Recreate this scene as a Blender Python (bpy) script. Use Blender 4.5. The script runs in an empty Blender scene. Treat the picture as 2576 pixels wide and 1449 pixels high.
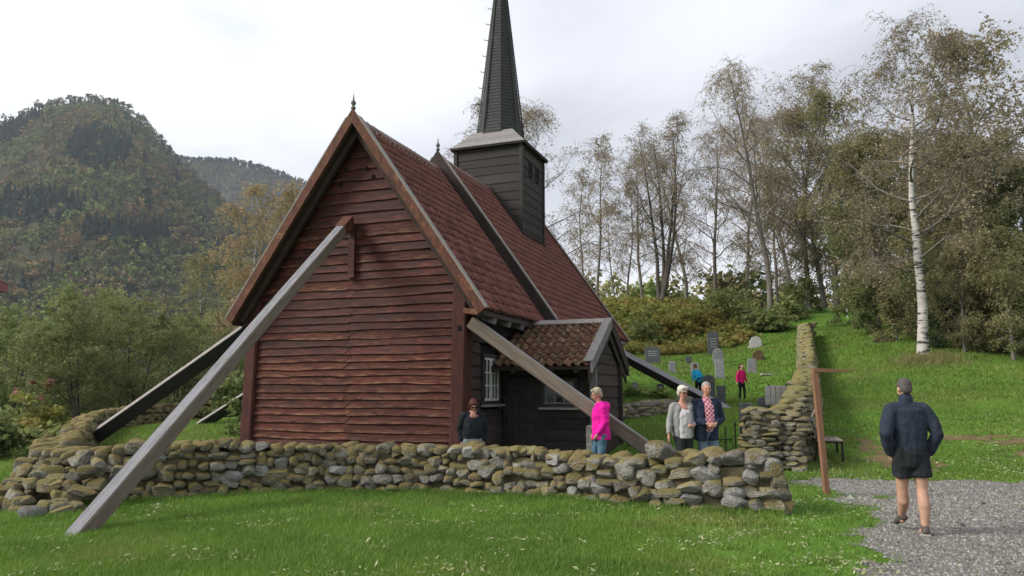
import bpy, bmesh, math, random
import numpy as np
from mathutils import Vector, Matrix, noise as mnoise

sc = bpy.context.scene
COL = sc.collection
R = math.radians

# ------------------------------------------------------------------ camera, sky, sun, exposure
cam_d = bpy.data.cameras.new('camera')
cam = bpy.data.objects.new('camera', cam_d); COL.objects.link(cam)
cam.location = (0, 0, 1.62)
cam.rotation_euler = (R(90) + math.atan(260.5 / 1880), 0, 0)
cam_d.sensor_width = 36; cam_d.lens = 36 * 1880 / 2576
cam_d.clip_start = 0.1; cam_d.clip_end = 20000
sc.camera = cam

SUN_DIR = Vector((-0.84, -0.16, 0.62)).normalized()          # towards the sun: left, a little behind the viewer
SUN_EL = math.asin(SUN_DIR.z); SUN_AZ = math.atan2(SUN_DIR.x, SUN_DIR.y)
world = bpy.data.worlds.new('World'); sc.world = world; world.use_nodes = True
def build_world():
    nt = world.node_tree; nt.nodes.clear(); N = nt.nodes.new; K = nt.links.new
    out = N('ShaderNodeOutputWorld'); bg = N('ShaderNodeBackground'); K(bg.outputs[0], out.inputs[0])
    sky = N('ShaderNodeTexSky'); sky.sky_type = 'NISHITA'; sky.sun_disc = False
    sky.sun_elevation = SUN_EL; sky.sun_rotation = SUN_AZ
    sky.air_density = 1.2; sky.dust_density = 1.5
    tc = N('ShaderNodeTexCoord'); sep = N('ShaderNodeSeparateXYZ'); K(tc.outputs['Generated'], sep.inputs[0])
    zz = N('ShaderNodeMath'); zz.operation = 'MAXIMUM'; K(sep.outputs['Z'], zz.inputs[0]); zz.inputs[1].default_value = 0.0
    za = N('ShaderNodeMath'); za.operation = 'ADD'; K(zz.outputs[0], za.inputs[0]); za.inputs[1].default_value = 0.28
    dx = N('ShaderNodeMath'); dx.operation = 'DIVIDE'; K(sep.outputs['X'], dx.inputs[0]); K(za.outputs[0], dx.inputs[1])
    dy = N('ShaderNodeMath'); dy.operation = 'DIVIDE'; K(sep.outputs['Y'], dy.inputs[0]); K(za.outputs[0], dy.inputs[1])
    cv = N('ShaderNodeCombineXYZ'); K(dx.outputs[0], cv.inputs[0]); K(dy.outputs[0], cv.inputs[1])
    def noise(scale, detail, off, dist=0.0):
        mp = N('ShaderNodeMapping'); K(cv.outputs[0], mp.inputs[0]); mp.inputs['Location'].default_value = off
        n = N('ShaderNodeTexNoise'); K(mp.outputs[0], n.inputs['Vector'])
        n.inputs['Scale'].default_value = scale; n.inputs['Detail'].default_value = detail; n.inputs['Roughness'].default_value = 0.5
        n.inputs['Distortion'].default_value = dist
        return n
    # soft cloud sheet: bright white with grey folds and some thinner places
    n1 = noise(0.85, 6, (1.75, 0.35, 2.2), 0.4)
    r1 = N('ShaderNodeValToRGB'); K(n1.outputs['Fac'], r1.inputs[0])
    e = r1.color_ramp.elements
    e[0].position = 0.30; e[0].color = (0.40, 0.42, 0.47, 1)
    e[1].position = 0.56; e[1].color = (0.70, 0.715, 0.75, 1)
    m = e.new(0.42); m.color = (0.56, 0.58, 0.635, 1)
    n2 = noise(1.5, 5, (6.3, 2.1, 0.4), 0.3)
    r2 = N('ShaderNodeValToRGB'); K(n2.outputs['Fac'], r2.inputs[0])
    e = r2.color_ramp.elements
    e[0].position = 0.30; e[0].color = (0.55, 0.55, 0.55, 1)
    e[1].position = 0.44; e[1].color = (1, 1, 1, 1)
    sk = N('ShaderNodeMixRGB'); sk.blend_type = 'MULTIPLY'; sk.inputs[0].default_value = 1
    K(sky.outputs[0], sk.inputs[1]); sk.inputs[2].default_value = (0.11, 0.11, 0.11, 1)
    mx = N('ShaderNodeMixRGB'); K(r2.outputs[0], mx.inputs[0]); K(sk.outputs[0], mx.inputs[1]); K(r1.outputs[0], mx.inputs[2])
    K(mx.outputs[0], bg.inputs[0]); bg.inputs[1].default_value = 1.0
build_world()
sun_d = bpy.data.lights.new('sun', 'SUN'); sun_d.energy = 3.0; sun_d.angle = R(22); sun_d.color = (1.0, 0.94, 0.85)
sun = bpy.data.objects.new('sun', sun_d); COL.objects.link(sun)
sun.rotation_euler = SUN_DIR.to_track_quat('Z', 'Y').to_euler()
sc.view_settings.view_transform = 'Standard'; sc.view_settings.look = 'None'
sc.view_settings.exposure = 0.66; sc.view_settings.gamma = 1.0; sc.view_settings.use_curve_mapping = False
sc.render.engine = 'CYCLES'
sc.cycles.use_denoising = True
sc.cycles.max_bounces = 6; sc.cycles.diffuse_bounces = 3; sc.cycles.glossy_bounces = 2
sc.cycles.transmission_bounces = 3; sc.cycles.transparent_max_bounces = 6; sc.cycles.volume_bounces = 0
sc.cycles.caustics_reflective = False; sc.cycles.caustics_refractive = False

# ------------------------------------------------------------------ materials
MATS = {}
def mat(name, c1, c2=None, scale=4.0, stretch=(1, 1, 1), lo=0.35, hi=0.65, rough=0.85, rand=0.0, layers=(), bump=None,
        spec=0.25, coords='Object', detail=5, metal=0.0, tint=False, transl=0.0, randhue=0.0):
    """Principled material. layers: (colour, scale, stretch, lo, hi, strength) noise masks; or ('up', colour, lo, hi, noise scale, strength) growth
    on upward faces; rand: brightness spread from one object to the next."""
    if name in MATS: return MATS[name]
    m = bpy.data.materials.new(name); m.use_nodes = True; MATS[name] = m
    nt = m.node_tree; N = nt.nodes.new; K = nt.links.new
    b = nt.nodes['Principled BSDF']; b.inputs['Roughness'].default_value = rough
    b.inputs['Specular IOR Level'].default_value = spec; b.inputs['Metallic'].default_value = metal
    tc = N('ShaderNodeTexCoord'); src = tc.outputs[coords]
    oi = N('ShaderNodeObjectInfo')
    off = N('ShaderNodeVectorMath'); off.operation = 'SCALE'
    cr = N('ShaderNodeCombineXYZ'); K(oi.outputs['Random'], cr.inputs[0]); K(oi.outputs['Random'], cr.inputs[1])
    K(cr.outputs[0], off.inputs[0]); off.inputs['Scale'].default_value = 37.0 if rand or randhue else 0.0
    ad = N('ShaderNodeVectorMath'); ad.operation = 'ADD'; K(src, ad.inputs[0]); K(off.outputs[0], ad.inputs[1])
    def nz(scale, stretch, detail=detail, seed=0.0):
        mp = N('ShaderNodeMapping'); K(ad.outputs[0], mp.inputs[0]); mp.inputs['Scale'].default_value = stretch
        mp.inputs['Location'].default_value = (seed, seed * 1.7, seed * .6)
        n = N('ShaderNodeTexNoise'); K(mp.outputs[0], n.inputs['Vector']); n.inputs['Scale'].default_value = scale
        n.inputs['Detail'].default_value = detail; n.inputs['Roughness'].default_value = 0.6
        return n.outputs['Fac']
    def ramp(fac, lo, hi, top=1.0):
        r = N('ShaderNodeMapRange'); r.clamp = True; K(fac, r.inputs[0])
        r.inputs[1].default_value = lo; r.inputs[2].default_value = hi; r.inputs[3].default_value = 0; r.inputs[4].default_value = top
        return r.outputs[0]
    def mix(f, a, bcol, mode='MIX'):
        x = N('ShaderNodeMixRGB'); x.blend_type = mode
        if isinstance(f, float): x.inputs[0].default_value = f
        else: K(f, x.inputs[0])
        for i, v in ((1, a), (2, bcol)):
            if isinstance(v, tuple): x.inputs[i].default_value = (*v[:3], 1)
            else: K(v, x.inputs[i])
        return x.outputs[0]
    col = tuple(c1)
    if tint:
        at = N('ShaderNodeVertexColor'); at.layer_name = 'tint'; col = at.outputs[0]
        if c2: col = mix(ramp(nz(scale, stretch), lo, hi), mix(1.0, col, tuple(c1), 'MULTIPLY'), mix(1.0, col, tuple(c2), 'MULTIPLY'))
    elif c2: col = mix(ramp(nz(scale, stretch), lo, hi), tuple(c1), tuple(c2))
    for k, L in enumerate(layers):
        if L[0] == 'up':
            _, cc, l0, h0, ns, st = L
            g = N('ShaderNodeNewGeometry'); s = N('ShaderNodeSeparateXYZ'); K(g.outputs['Normal'], s.inputs[0])
            a2 = N('ShaderNodeMath'); a2.operation = 'MULTIPLY_ADD'; K(nz(ns, (1, 1, 1), 4, 3.3 + k), a2.inputs[0]); a2.inputs[1].default_value = 2.2
            K(s.outputs['Z'], a2.inputs[2])
            col = mix(ramp(a2.outputs[0], l0 + 1.1, h0 + 1.1, st), col, cc)
        elif L[0] == 'low':      # wear along the lower edge of a board
            _, cc, hi_, ns, str_, st = L
            s = N('ShaderNodeSeparateXYZ'); K(tc.outputs['Generated'], s.inputs[0])
            q = N('ShaderNodeMath'); q.operation = 'MULTIPLY'; K(ramp(s.outputs['Z'], hi_, 0.0), q.inputs[0]); K(ramp(nz(ns, str_, 5, 7.7 + k), .42, .66, st), q.inputs[1])
            col = mix(q.outputs[0], col, cc)
        else:
            cc, s_, str_, l0, h0, st = L
            col = mix(ramp(nz(s_, str_, 5, 11.3 * (k + 1)), l0, h0, st), col, cc)
    if rand:
        mr = N('ShaderNodeMapRange'); K(oi.outputs['Random'], mr.inputs[0]); mr.inputs[3].default_value = 1 - rand; mr.inputs[4].default_value = 1 + rand
        cc = N('ShaderNodeCombineXYZ'); [K(mr.outputs[0], cc.inputs[i]) for i in range(3)]
        col = mix(1.0, col if not isinstance(col, tuple) else col, cc.outputs[0], 'MULTIPLY')
    if randhue:
        h = N('ShaderNodeHueSaturation'); w = N('ShaderNodeTexWhiteNoise'); w.noise_dimensions = '1D'; K(oi.outputs['Random'], w.inputs['W'])
        mr = N('ShaderNodeMapRange'); K(w.outputs['Value'], mr.inputs[0]); mr.inputs[3].default_value = 0.5 - randhue; mr.inputs[4].default_value = 0.5 + randhue
        K(mr.outputs[0], h.inputs['Hue'])
        if isinstance(col, tuple): h.inputs['Color'].default_value = (*col, 1)
        else: K(col, h.inputs['Color'])
        col = h.outputs[0]
    if isinstance(col, tuple): b.inputs['Base Color'].default_value = (*col[:3], 1)
    else: K(col, b.inputs['Base Color'])
    if bump:
        bs, bstr, strength, dist = bump
        bn = N('ShaderNodeBump'); bn.inputs['Strength'].default_value = strength; bn.inputs['Distance'].default_value = dist
        K(nz(bs, bstr, 6, 5.5), bn.inputs['Height']); K(bn.outputs[0], b.inputs['Normal'])
    if transl:
        o = nt.nodes['Material Output']; t = N('ShaderNodeBsdfTranslucent'); x = N('ShaderNodeMixShader'); x.inputs[0].default_value = transl
        if isinstance(col, tuple): t.inputs[0].default_value = (*col[:3], 1)
        else: K(col, t.inputs[0])
        K(b.outputs[0], x.inputs[1]); K(t.outputs[0], x.inputs[2]); K(x.outputs[0], o.inputs[0])
    return m

# ------------------------------------------------------------------ object helpers
def tag(o, label=None, cat=None, group=None, kind=None):
    if label: o['label'] = label
    if cat: o['category'] = cat
    if group: o['group'] = group
    if kind: o['kind'] = kind
    return o
def empty(name, loc=(0, 0, 0), rz=0.0, label=None, cat=None, group=None, kind=None):
    o = bpy.data.objects.new(name, None); COL.objects.link(o); o.location = loc; o.rotation_euler = (0, 0, rz)
    o.empty_display_size = 0.2
    return tag(o, label, cat, group, kind)
def link(name, me, parent=None, m=None):
    o = bpy.data.objects.new(name, me); COL.objects.link(o)
    if parent is not None: o.parent = parent
    if m is not None and not me.materials: me.materials.append(m)
    return o
def np_mesh(name, V, Fs, m=None, smooth=False, tint=None):
    """V (n,3); Fs: list of int arrays (k,3)/(k,4)."""
    me = bpy.data.meshes.new(name)
    V = np.asarray(V, dtype=np.float32); Fs = [np.asarray(f, dtype=np.int32) for f in Fs if len(f)]
    me.vertices.add(len(V)); me.vertices.foreach_set('co', V.ravel())
    loops = np.concatenate([f.ravel() for f in Fs]); sizes = np.concatenate([np.full(len(f), f.shape[1], np.int32) for f in Fs])
    starts = np.concatenate([[0], np.cumsum(sizes)[:-1]]).astype(np.int32)
    me.loops.add(len(loops)); me.loops.foreach_set('vertex_index', loops)
    me.polygons.add(len(sizes)); me.polygons.foreach_set('loop_start', starts)
    me.polygons.foreach_set('use_smooth', np.full(len(sizes), bool(smooth)))
    me.update(calc_edges=True)
    if tint is not None:
        a = me.color_attributes.new('tint', 'FLOAT_COLOR', 'POINT')
        c = np.ones((len(V), 4), np.float32); c[:, :3] = tint; a.data.foreach_set('color', c.ravel())
    if m: me.materials.append(m)
    return me
class MB:
    """collects shapes, then links them as one mesh object"""
    def __init__(s): s.V = []; s.F = []; s.M = []; s.ms = []
    def _m(s, m):
        if m not in s.ms: s.ms.append(m)
        return s.ms.index(m)
    def add(s, V, F, m=None):
        b = len(s.V); s.V += [tuple(v) for v in V]; s.F += [tuple(i + b for i in f) for f in F]; s.M += [s._m(m)] * len(F)
        return s
    def box(s, lo, hi, m=None, M=None):
        (a, b, c), (d, e, f) = lo, hi
        V = [(a, b, c), (d, b, c), (d, e, c), (a, e, c), (a, b, f), (d, b, f), (d, e, f), (a, e, f)]
        if M is not None: V = [tuple(M @ Vector(v)) for v in V]
        return s.add(V, [(0, 3, 2, 1), (4, 5, 6, 7), (0, 1, 5, 4), (1, 2, 6, 5), (2, 3, 7, 6), (3, 0, 4, 7)], m)
    def beam(s, p, q, w, h, up=(0, 0, 1), m=None, bev=0.0):
        """rectangular bar from p to q, w across, h along 'up'; bev: chamfer"""
        p = Vector(p); q = Vector(q); d = (q - p).normalized(); x = d.cross(Vector(up)).normalized(); z = x.cross(d).normalized()
        if bev:
            a, b = w / 2, h / 2; k = bev
            sec = [(-a + k, -b), (a - k, -b), (a, -b + k), (a, b - k), (a - k, b), (-a + k, b), (-a, b - k), (-a, -b + k)]
        else:
            a, b = w / 2, h / 2; sec = [(-a, -b), (a, -b), (a, b), (-a, b)]
        n = len(sec); V = [p + x * u + z * v for u, v in sec] + [q + x * u + z * v for u, v in sec]
        F = [(i, (i + 1) % n, n + (i + 1) % n, n + i) for i in range(n)] + [tuple(range(n))[::-1], tuple(range(n, 2 * n))]
        return s.add(V, F, m)
    def tube(s, pts, rad, n=6, m=None, caps=True):
        pts = [Vector(p) for p in pts]; rings = []
        for i, p in enumerate(pts):
            d = (pts[min(i + 1, len(pts) - 1)] - pts[max(i - 1, 0)]).normalized()
            x = d.orthogonal().normalized() if i == 0 else (x - d * x.dot(d)).normalized()
            y = d.cross(x); r = rad[i] if hasattr(rad, '__len__') else rad
            rings.append([p + (x * math.cos(2 * math.pi * k / n) + y * math.sin(2 * math.pi * k / n)) * r for k in range(n)])
        V = [v for r in rings for v in r]
        F = [(i * n + k, i * n + (k + 1) % n, (i + 1) * n + (k + 1) % n, (i + 1) * n + k) for i in range(len(pts) - 1) for k in range(n)]
        if caps: F += [tuple(range(n))[::-1], tuple(range((len(pts) - 1) * n, len(pts) * n))]
        return s.add(V, F, m)
    def lathe(s, c, prof, n=12, m=None):
        """prof: (radius, z) from bottom to top"""
        V = []; F = []
        for r, z in prof: V += [(c[0] + r * math.cos(2 * math.pi * k / n), c[1] + r * math.sin(2 * math.pi * k / n), c[2] + z) for k in range(n)]
        for i in range(len(prof) - 1): F += [(i * n + k, i * n + (k + 1) % n, (i + 1) * n + (k + 1) % n, (i + 1) * n + k) for k in range(n)]
        F += [tuple(range(n))[::-1], tuple(range((len(prof) - 1) * n, len(prof) * n))]
        return s.add(V, F, m)
    def prism(s, poly, y0, y1, m=None, axis='y'):
        """extrude an (a,b) outline; axis y: a=x b=z; axis x: a=y b=z; axis z: a=x b=y"""
        n = len(poly)
        f = {'y': lambda a, b, t: (a, t, b), 'x': lambda a, b, t: (t, a, b), 'z': lambda a, b, t: (a, b, t)}[axis]
        V = [f(a, b, y0) for a, b in poly] + [f(a, b, y1) for a, b in poly]
        F = [(i, (i + 1) % n, n + (i + 1) % n, n + i) for i in range(n)] + [tuple(range(n))[::-1], tuple(range(n, 2 * n))]
        return s.add(V, F, m)
    def mesh(s, name, smooth=False):
        me = bpy.data.meshes.new(name); me.from_pydata(s.V, [], s.F)
        for m in s.ms:
            if m: me.materials.append(m)
        if len(s.ms) > 1: me.polygons.foreach_set('material_index', s.M)
        bm = bmesh.new(); bm.from_mesh(me); bmesh.ops.recalc_face_normals(bm, faces=bm.faces); bm.to_mesh(me); bm.free()
        if smooth: me.polygons.foreach_set('use_smooth', [True] * len(me.polygons))
        me.update(); return me
    def build(s, name, parent=None, smooth=False): return link(name, s.mesh(name, smooth), parent)
def bevel(me, w, seg=1):
    bm = bmesh.new(); bm.from_mesh(me); bmesh.ops.bevel(bm, geom=list(bm.edges), offset=w, segments=seg, affect='EDGES', profile=0.5)
    bm.to_mesh(me); bm.free(); return me

# ------------------------------------------------------------------ terrain
# measured ground points (x, y, z)
GP = [(-30, -10, -.6), (0, -10, -.1), (30, -10, 0), (-14, 4, -.35), (0, 4, 0), (14, 4, .05), (-5, 9, -.02), (4.6, 8.9, 0), (3.8, 10.4, 0), (0, 12, 0), (-2.5, 12.6, 0),
      (-6.9, 10.8, -.05), (-9, 12, -.2), (-12, 12, -.5), (0, 14, -.06), (-1, 15, -.1), (3, 13.6, 0), (-4, 15, -.02), (2.6, 16, .05), (5, 12.2, 0), (5.9, 15.6, .02), (7, 16.3, .03), (7.6, 13.2, 0), (12, 10, .02),
      (3.2, 17.2, .22), (4.1, 19.5, .55), (4.2, 21.2, 1.02), (5.0, 26, 1.48), (6.7, 23.8, 1.0), (5.9, 19.0, .85), (7.6, 22, 1.1), (9.3, 30, 1.25), (6.9, 32, 2.3), (8.5, 36, 2.86),
      (10.8, 40, 3.6), (11.8, 36, 2.86), (10.1, 44, 3.84), (11.4, 52, 7.2), (4, 44, 3.9), (5, 52, 7.1), (11.9, 60, 8.3), (20, 60, 8.3), (2, 60, 7.6),
      (8.3, 19, .42), (10.6, 24, 1.38), (13, 29, 2.4), (16.6, 38, 4.3), (21.9, 52, 7.3), (16.4, 30, 3.1), (17.4, 27, 2.34), (13, 21, 1.2), (11, 17, .55), (8.7, 13.5, .08), (8.3, 15.5, .22),
      (20, 20, 1.2), (30, 12, .3), (30, 30, 3.2), (40, 45, 6.5), (-10, 20, .42), (-12, 26, .55), (-7, 19, .3), (-14, 28, .1), (-20, 20, -1.2), (-18, 34, -1.5), (-30, 45, -5), (-6, 30, 1.0),
      (-6, 40, 1.5), (-2, 52, 4), (-40, 20, -4), (-60, 70, -12), (30, 75, 9.0), (0, 85, 9.6), (60, 90, 11), (-30, 85, -4), (60, 20, 1), (60, -10, 0), (-60, -10, -2)]
_gp = np.array(GP, float)
def _tps(d2): return np.where(d2 < 1e-12, 0, .5 * d2 * np.log(np.maximum(d2, 1e-12)))
_n = len(_gp); _d2 = ((_gp[:, None, :2] - _gp[None, :, :2]) ** 2).sum(-1)
_A = np.zeros((_n + 3, _n + 3)); _A[:_n, :_n] = _tps(_d2) + np.eye(_n) * 1.5; _A[:_n, _n] = 1; _A[:_n, _n + 1:] = _gp[:, :2]; _A[_n, :_n] = 1; _A[_n + 1:, :_n] = _gp[:, :2].T
_w = np.linalg.solve(_A, np.concatenate([_gp[:, 2], [0, 0, 0]]))
def smooth01(t): t = np.clip(t, 0, 1); return t * t * (3 - 2 * t)
def ground_z(x, y):
    x = np.atleast_1d(np.asarray(x, float)); y = np.atleast_1d(np.asarray(y, float))
    xc = np.clip(x, -60, 60); yc = np.clip(y, -10, 90)
    out = np.empty(len(x))
    for i in range(0, len(x), 20000):
        a = xc[i:i + 20000]; b = yc[i:i + 20000]
        out[i:i + 20000] = _tps((a[:, None] - _gp[:, 0]) ** 2 + (b[:, None] - _gp[:, 1]) ** 2) @ _w[:_n] + _w[_n] + _w[_n + 1] * a + _w[_n + 2] * b
    # beyond the surveyed patch: valley to the left, wooded slope to the right
    far = smooth01((np.hypot(x - xc, y - yc)) / 200.0)
    side = smooth01((x + 40 + 0.12 * y) / 120.0)
    tgt = -18 + side * (18 + 26 * smooth01((y - 60) / 200.0))
    return out * (1 - far) + tgt * far
def gz(x, y): return float(ground_z(x, y)[0])
def axis_pts(lo, hi, fine_lo, fine_hi, step, grow=1.22):
    p = list(np.arange(fine_lo, fine_hi + 1e-6, step)); s = step
    while p[-1] < hi: s *= grow; p.append(p[-1] + s)
    s = step; q = []
    x = fine_lo
    while x > lo: s *= grow; x -= s; q.append(x)
    return np.array(q[::-1] + p)
def grid_sheet(name, xs, ys, zf, m, keep=None):
    X, Y = np.meshgrid(xs, ys); Z = zf(X.ravel(), Y.ravel()); V = np.stack([X.ravel(), Y.ravel(), Z], 1)
    nx = len(xs); i = np.arange((len(ys) - 1) * (nx - 1)); r, c = divmod(i, nx - 1); a = r * nx + c
    Fq = np.stack([a, a + 1, a + nx + 1, a + nx], 1)
    if keep is not None:
        cx = V[Fq].mean(1); k = keep(cx[:, 0], cx[:, 1]); Fq = Fq[k]
        u, inv = np.unique(Fq, return_inverse=True); V = V[u]; Fq = inv.reshape(Fq.shape)
    return np_mesh(name, V, [Fq], m, True)
def fbm(x, y, s=1.0, seed=0.0):
    return np.array([mnoise.fractal(Vector((a * s + seed, b * s - seed, seed * .37)), 1.0, 2.0, 4) for a, b in zip(np.atleast_1d(x), np.atleast_1d(y))])

# ------------------------------------------------------------------ ground
m_ground = mat('lawn_soil', (.065, .14, .018), (.10, .20, .026), 1.3, layers=[((.10, .095, .03), .35, (1, 1, 1), .56, .72, .55), ((.035, .065, .012), 6.0, (1, 1, 1), .5, .7, .6)],
               rough=.95, bump=(30, (1, 1, 1), .5, .03), spec=.1)
xs = axis_pts(-4500, 4500, -16, 24, .35); ys = axis_pts(-2500, 5500, -2, 48, .35)
ground = link('ground', grid_sheet('ground', xs, ys, ground_z, m_ground)); tag(ground, kind='structure')

def in_poly(px, py, poly):
    c = np.zeros(len(px), bool); n = len(poly)
    for i in range(n):
        x1, y1 = poly[i]; x2, y2 = poly[i - 1]
        k = ((y1 > py) != (y2 > py)) & (px < (x2 - x1) * (py - y1) / (y2 - y1 + 1e-12) + x1)
        c ^= k
    return c
GRAVEL = [(5.2, 14.3), (6.2, 14.65), (7.1, 13.9), (8.2, 13.5), (10, 13.1), (13.5, 12.6), (17, 12), (17, 2), (2.3, 2), (2.6, 5.5), (3.1, 6.9), (3.6, 7.6), (3.75, 8.4), (4.05, 9.2), (4.75, 9.7), (5.05, 10.6), (4.7, 11.4), (5.25, 12.2), (5.4, 13.1), (4.9, 13.8)]
_rng = np.random.default_rng(5)
def noisy(px, py, s=1.3, amp=.28, seed=3.0): return px + amp * fbm(px, py, s, seed) , py + amp * fbm(px, py, s, seed + 9)
def gravel_mask(x, y):
    a, b = noisy(x, y, 1.1, .38); a, b = a + .16 * fbm(x, y, 6, 1.5), b + .16 * fbm(x, y, 6, 7.5)
    return in_poly(a, b, GRAVEL)
m_gravel = mat('gravel', (.12, .11, .097), (.215, .20, .178), 38, lo=.3, hi=.7, layers=[((.07, .065, .06), 90, (1, 1, 1), .55, .7, .8), ((.12, .13, .05), 1.6, (1, 1, 1), .58, .75, .5)], rough=.95,
               bump=(70, (1, 1, 1), .8, .02), spec=.15)
gxs = np.arange(2.2, 15, .07); gys = np.arange(4.5, 14.8, .07)
gravel = link('gravel_path', grid_sheet('gravel_path', gxs, gys, lambda x, y: ground_z(x, y) + .006, m_gravel, gravel_mask)); tag(gravel, kind='structure')
TRACK1 = [(7.4, 14.4), (8.3, 14.5), (8.7, 16.4), (9.1, 18.9), (8.5, 18.9), (7.8, 16.6)]
TRACK2 = [(9.7, 14.5), (10.8, 14.7), (13.2, 14.4), (15.4, 14.1), (16, 15), (13.4, 15.5), (11.7, 16.8), (10.5, 18.4), (10.1, 18.2), (10.9, 16.2), (10.2, 15.5)]
def track_mask(x, y):
    a, b = noisy(x, y, 1.5, .5, 4.0); hole = fbm(x, y, 2.6, 13.0) > .42
    return (in_poly(a, b, TRACK1) | in_poly(a, b, TRACK2)) & ~hole
m_dirt = mat('bare_earth', (.10, .065, .038), (.17, .12, .07), 3.5, layers=[((.09, .11, .03), 5, (1, 1, 1), .5, .62, .7)], rough=.95, bump=(25, (1, 1, 1), .6, .03), spec=.1)
track = link('worn_earth_track', grid_sheet('worn_earth_track', np.arange(6.5, 17, .1), np.arange(13.5, 19.5, .1), lambda x, y: ground_z(x, y) + .010, m_dirt, track_mask)); tag(track, kind='structure')

# ------------------------------------------------------------------ church
TH = R(21)
CO = Vector((-.9955, 15.5, 0))
church = empty('wooden_church', CO, -TH, 'tarred wooden stave church with red tiled roof and pointed grey spire', 'church')
def c2w(x, y, z=0): return CO + Vector((math.cos(TH) * x + math.sin(TH) * y, -math.sin(TH) * x + math.cos(TH) * y, z))
grain = (1, 14, 14)
m_red = mat('tarred_red_boards', (.078, .015, .010), (.026, .0075, .0065), 2.2, (1, 1, 7), layers=[((.20, .066, .038), 3.0, (1, 1, 9), .55, .72, .6), ((.015, .007, .007), 1.4, (1, 1, 4), .56, .72, .75),
            ((.15, .09, .065), 9, (1, 1, 22), .68, .78, .15), ('low', (.19, .08, .05), .40, 3.5, (1, 1, 5), .55)], rough=.72, rand=.3, bump=(16, (1, 1, 18), .5, .012), spec=.3)
m_redworn = mat('worn_red_boards', (.080, .019, .0115), (.034, .0095, .0075), 2.0, (1, 1, 7), layers=[((.19, .075, .042), 3.4, (1, 1, 9), .5, .7, .6), ((.02, .009, .008), 1.6, (1, 1, 4), .58, .74, .6),
            ((.24, .15, .10), 9, (1, 1, 22), .68, .80, .3), ('low', (.30, .17, .11), .42, 3.5, (1, 1, 5), .65)], rough=.78, rand=.28, bump=(16, (1, 1, 18), .5, .012), spec=.25)
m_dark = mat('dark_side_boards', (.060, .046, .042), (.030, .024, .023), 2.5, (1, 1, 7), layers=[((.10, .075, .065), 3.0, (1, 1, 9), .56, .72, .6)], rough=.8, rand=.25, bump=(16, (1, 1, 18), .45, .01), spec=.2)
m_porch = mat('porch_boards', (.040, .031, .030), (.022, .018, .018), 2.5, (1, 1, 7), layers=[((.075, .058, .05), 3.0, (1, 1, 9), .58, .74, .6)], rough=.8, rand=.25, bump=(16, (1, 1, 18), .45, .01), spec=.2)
m_post = mat('corner_post_wood', (.075, .022, .017), (.038, .014, .012), 2.5, (6, 6, 1), layers=[((.14, .05, .035), 4, (9, 9, 1), .58, .75, .6)], rough=.75, rand=.15, bump=(14, (16, 16, 1), .5, .012))
m_tower = mat('tower_tar_boards', (.015, .013, .013), (.030, .022, .020), 2.0, (1, 1, 7), layers=[((.05, .033, .03), 2.6, (1, 1, 6), .6, .75, .7)], rough=.65, rand=.3, bump=(16, (1, 1, 18), .4, .01), spec=.3)
m_barge = mat('barge_board_wood', (.13, .050, .030), (.07, .028, .020), 3, (4, 4, 1), layers=[((.30, .16, .08), 3.0, (2, 2, 2), .56, .72, .6), ((.035, .018, .015), 2.6, (1, 1, 1), .58, .75, .7)], rough=.8, rand=.12, bump=(18, (1, 1, 4), .4, .01))
m_bargedark = mat('dark_barge_wood', (.026, .019, .018), (.045, .03, .027), 3, rough=.75, rand=.15, bump=(18, (1, 1, 4), .4, .01))
m_cap = mat('weathered_cap_board', (.27, .25, .23), (.19, .17, .16), 5, (3, 3, 3), layers=[((.15, .13, .12), 3, (1, 1, 1), .58, .75, .6)], rough=.85, rand=.1, bump=(22, (1, 1, 1), .3, .006))
m_grey = mat('grey_weathered_wood', (.19, .183, .183), (.12, .115, .115), 3, (6, 6, 6), layers=[((.10, .09, .088), 5, (2, 2, 2), .6, .75, .6)], rough=.85, rand=.1, bump=(25, (1, 1, 1), .3, .006))
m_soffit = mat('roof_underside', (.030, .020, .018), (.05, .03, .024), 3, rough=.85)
m_tile = mat('red_pantile', (.20, .075, .060), (.135, .052, .045), 3.5, layers=[((.20, .085, .06), 7, (1, 1, 1), .58, .72, .5), ((.055, .032, .027), 5, (1, 1, 1), .56, .74, .55)], rough=.75, rand=.32, bump=(30, (1, 1, 1), .25, .006), spec=.3)
m_tilelich = mat('lichen_pantile', (.145, .060, .044), (.095, .048, .034), 5, layers=[((.13, .11, .055), 6, (1, 1, 1), .46, .62, .85), ((.40, .36, .31), 11, (1, 1, 1), .60, .69, .8), ((.06, .05, .03), 8, (1, 1, 1), .58, .7, .6)],
                 rough=.9, rand=.30, bump=(40, (1, 1, 1), .5, .01), spec=.15)
m_tilemass = mat('red_pantile_mass', (.20, .075, .060), (.12, .048, .043), 2.6, layers=[((.20, .085, .06), 6, (1, 1, 1), .55, .7, .6), ((.055, .032, .027), 4, (1, 1, 1), .55, .72, .6), ((.17, .062, .038), 1.0, (1, 1, 1), .52, .66, .6)], rough=.75, bump=(30, (1, 1, 1), .25, .006), spec=.3)
m_shingle = mat('grey_shingle', (.040, .040, .043), (.066, .064, .066), 6, (1, 1, 8), layers=[((.13, .12, .115), 3, (1, 1, .6), .58, .72, .5)], rough=.8, bump=(30, (1, 1, 9), .6, .015))
m_skirt = mat('pale_skirt_boards', (.27, .255, .25), (.19, .175, .17), 5, (5, 5, 1), layers=[((.11, .08, .065), 4, (2, 2, 2), .6, .75, .6)], rough=.85, rand=.15, bump=(20, (8, 8, 1), .4, .008))
m_white = mat('white_window_paint', (.62, .62, .60), (.48, .48, .46), 8, rough=.6)
m_iron = mat('black_iron', (.012, .012, .013), (.03, .022, .018), 12, rough=.6, metal=.3)
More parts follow.
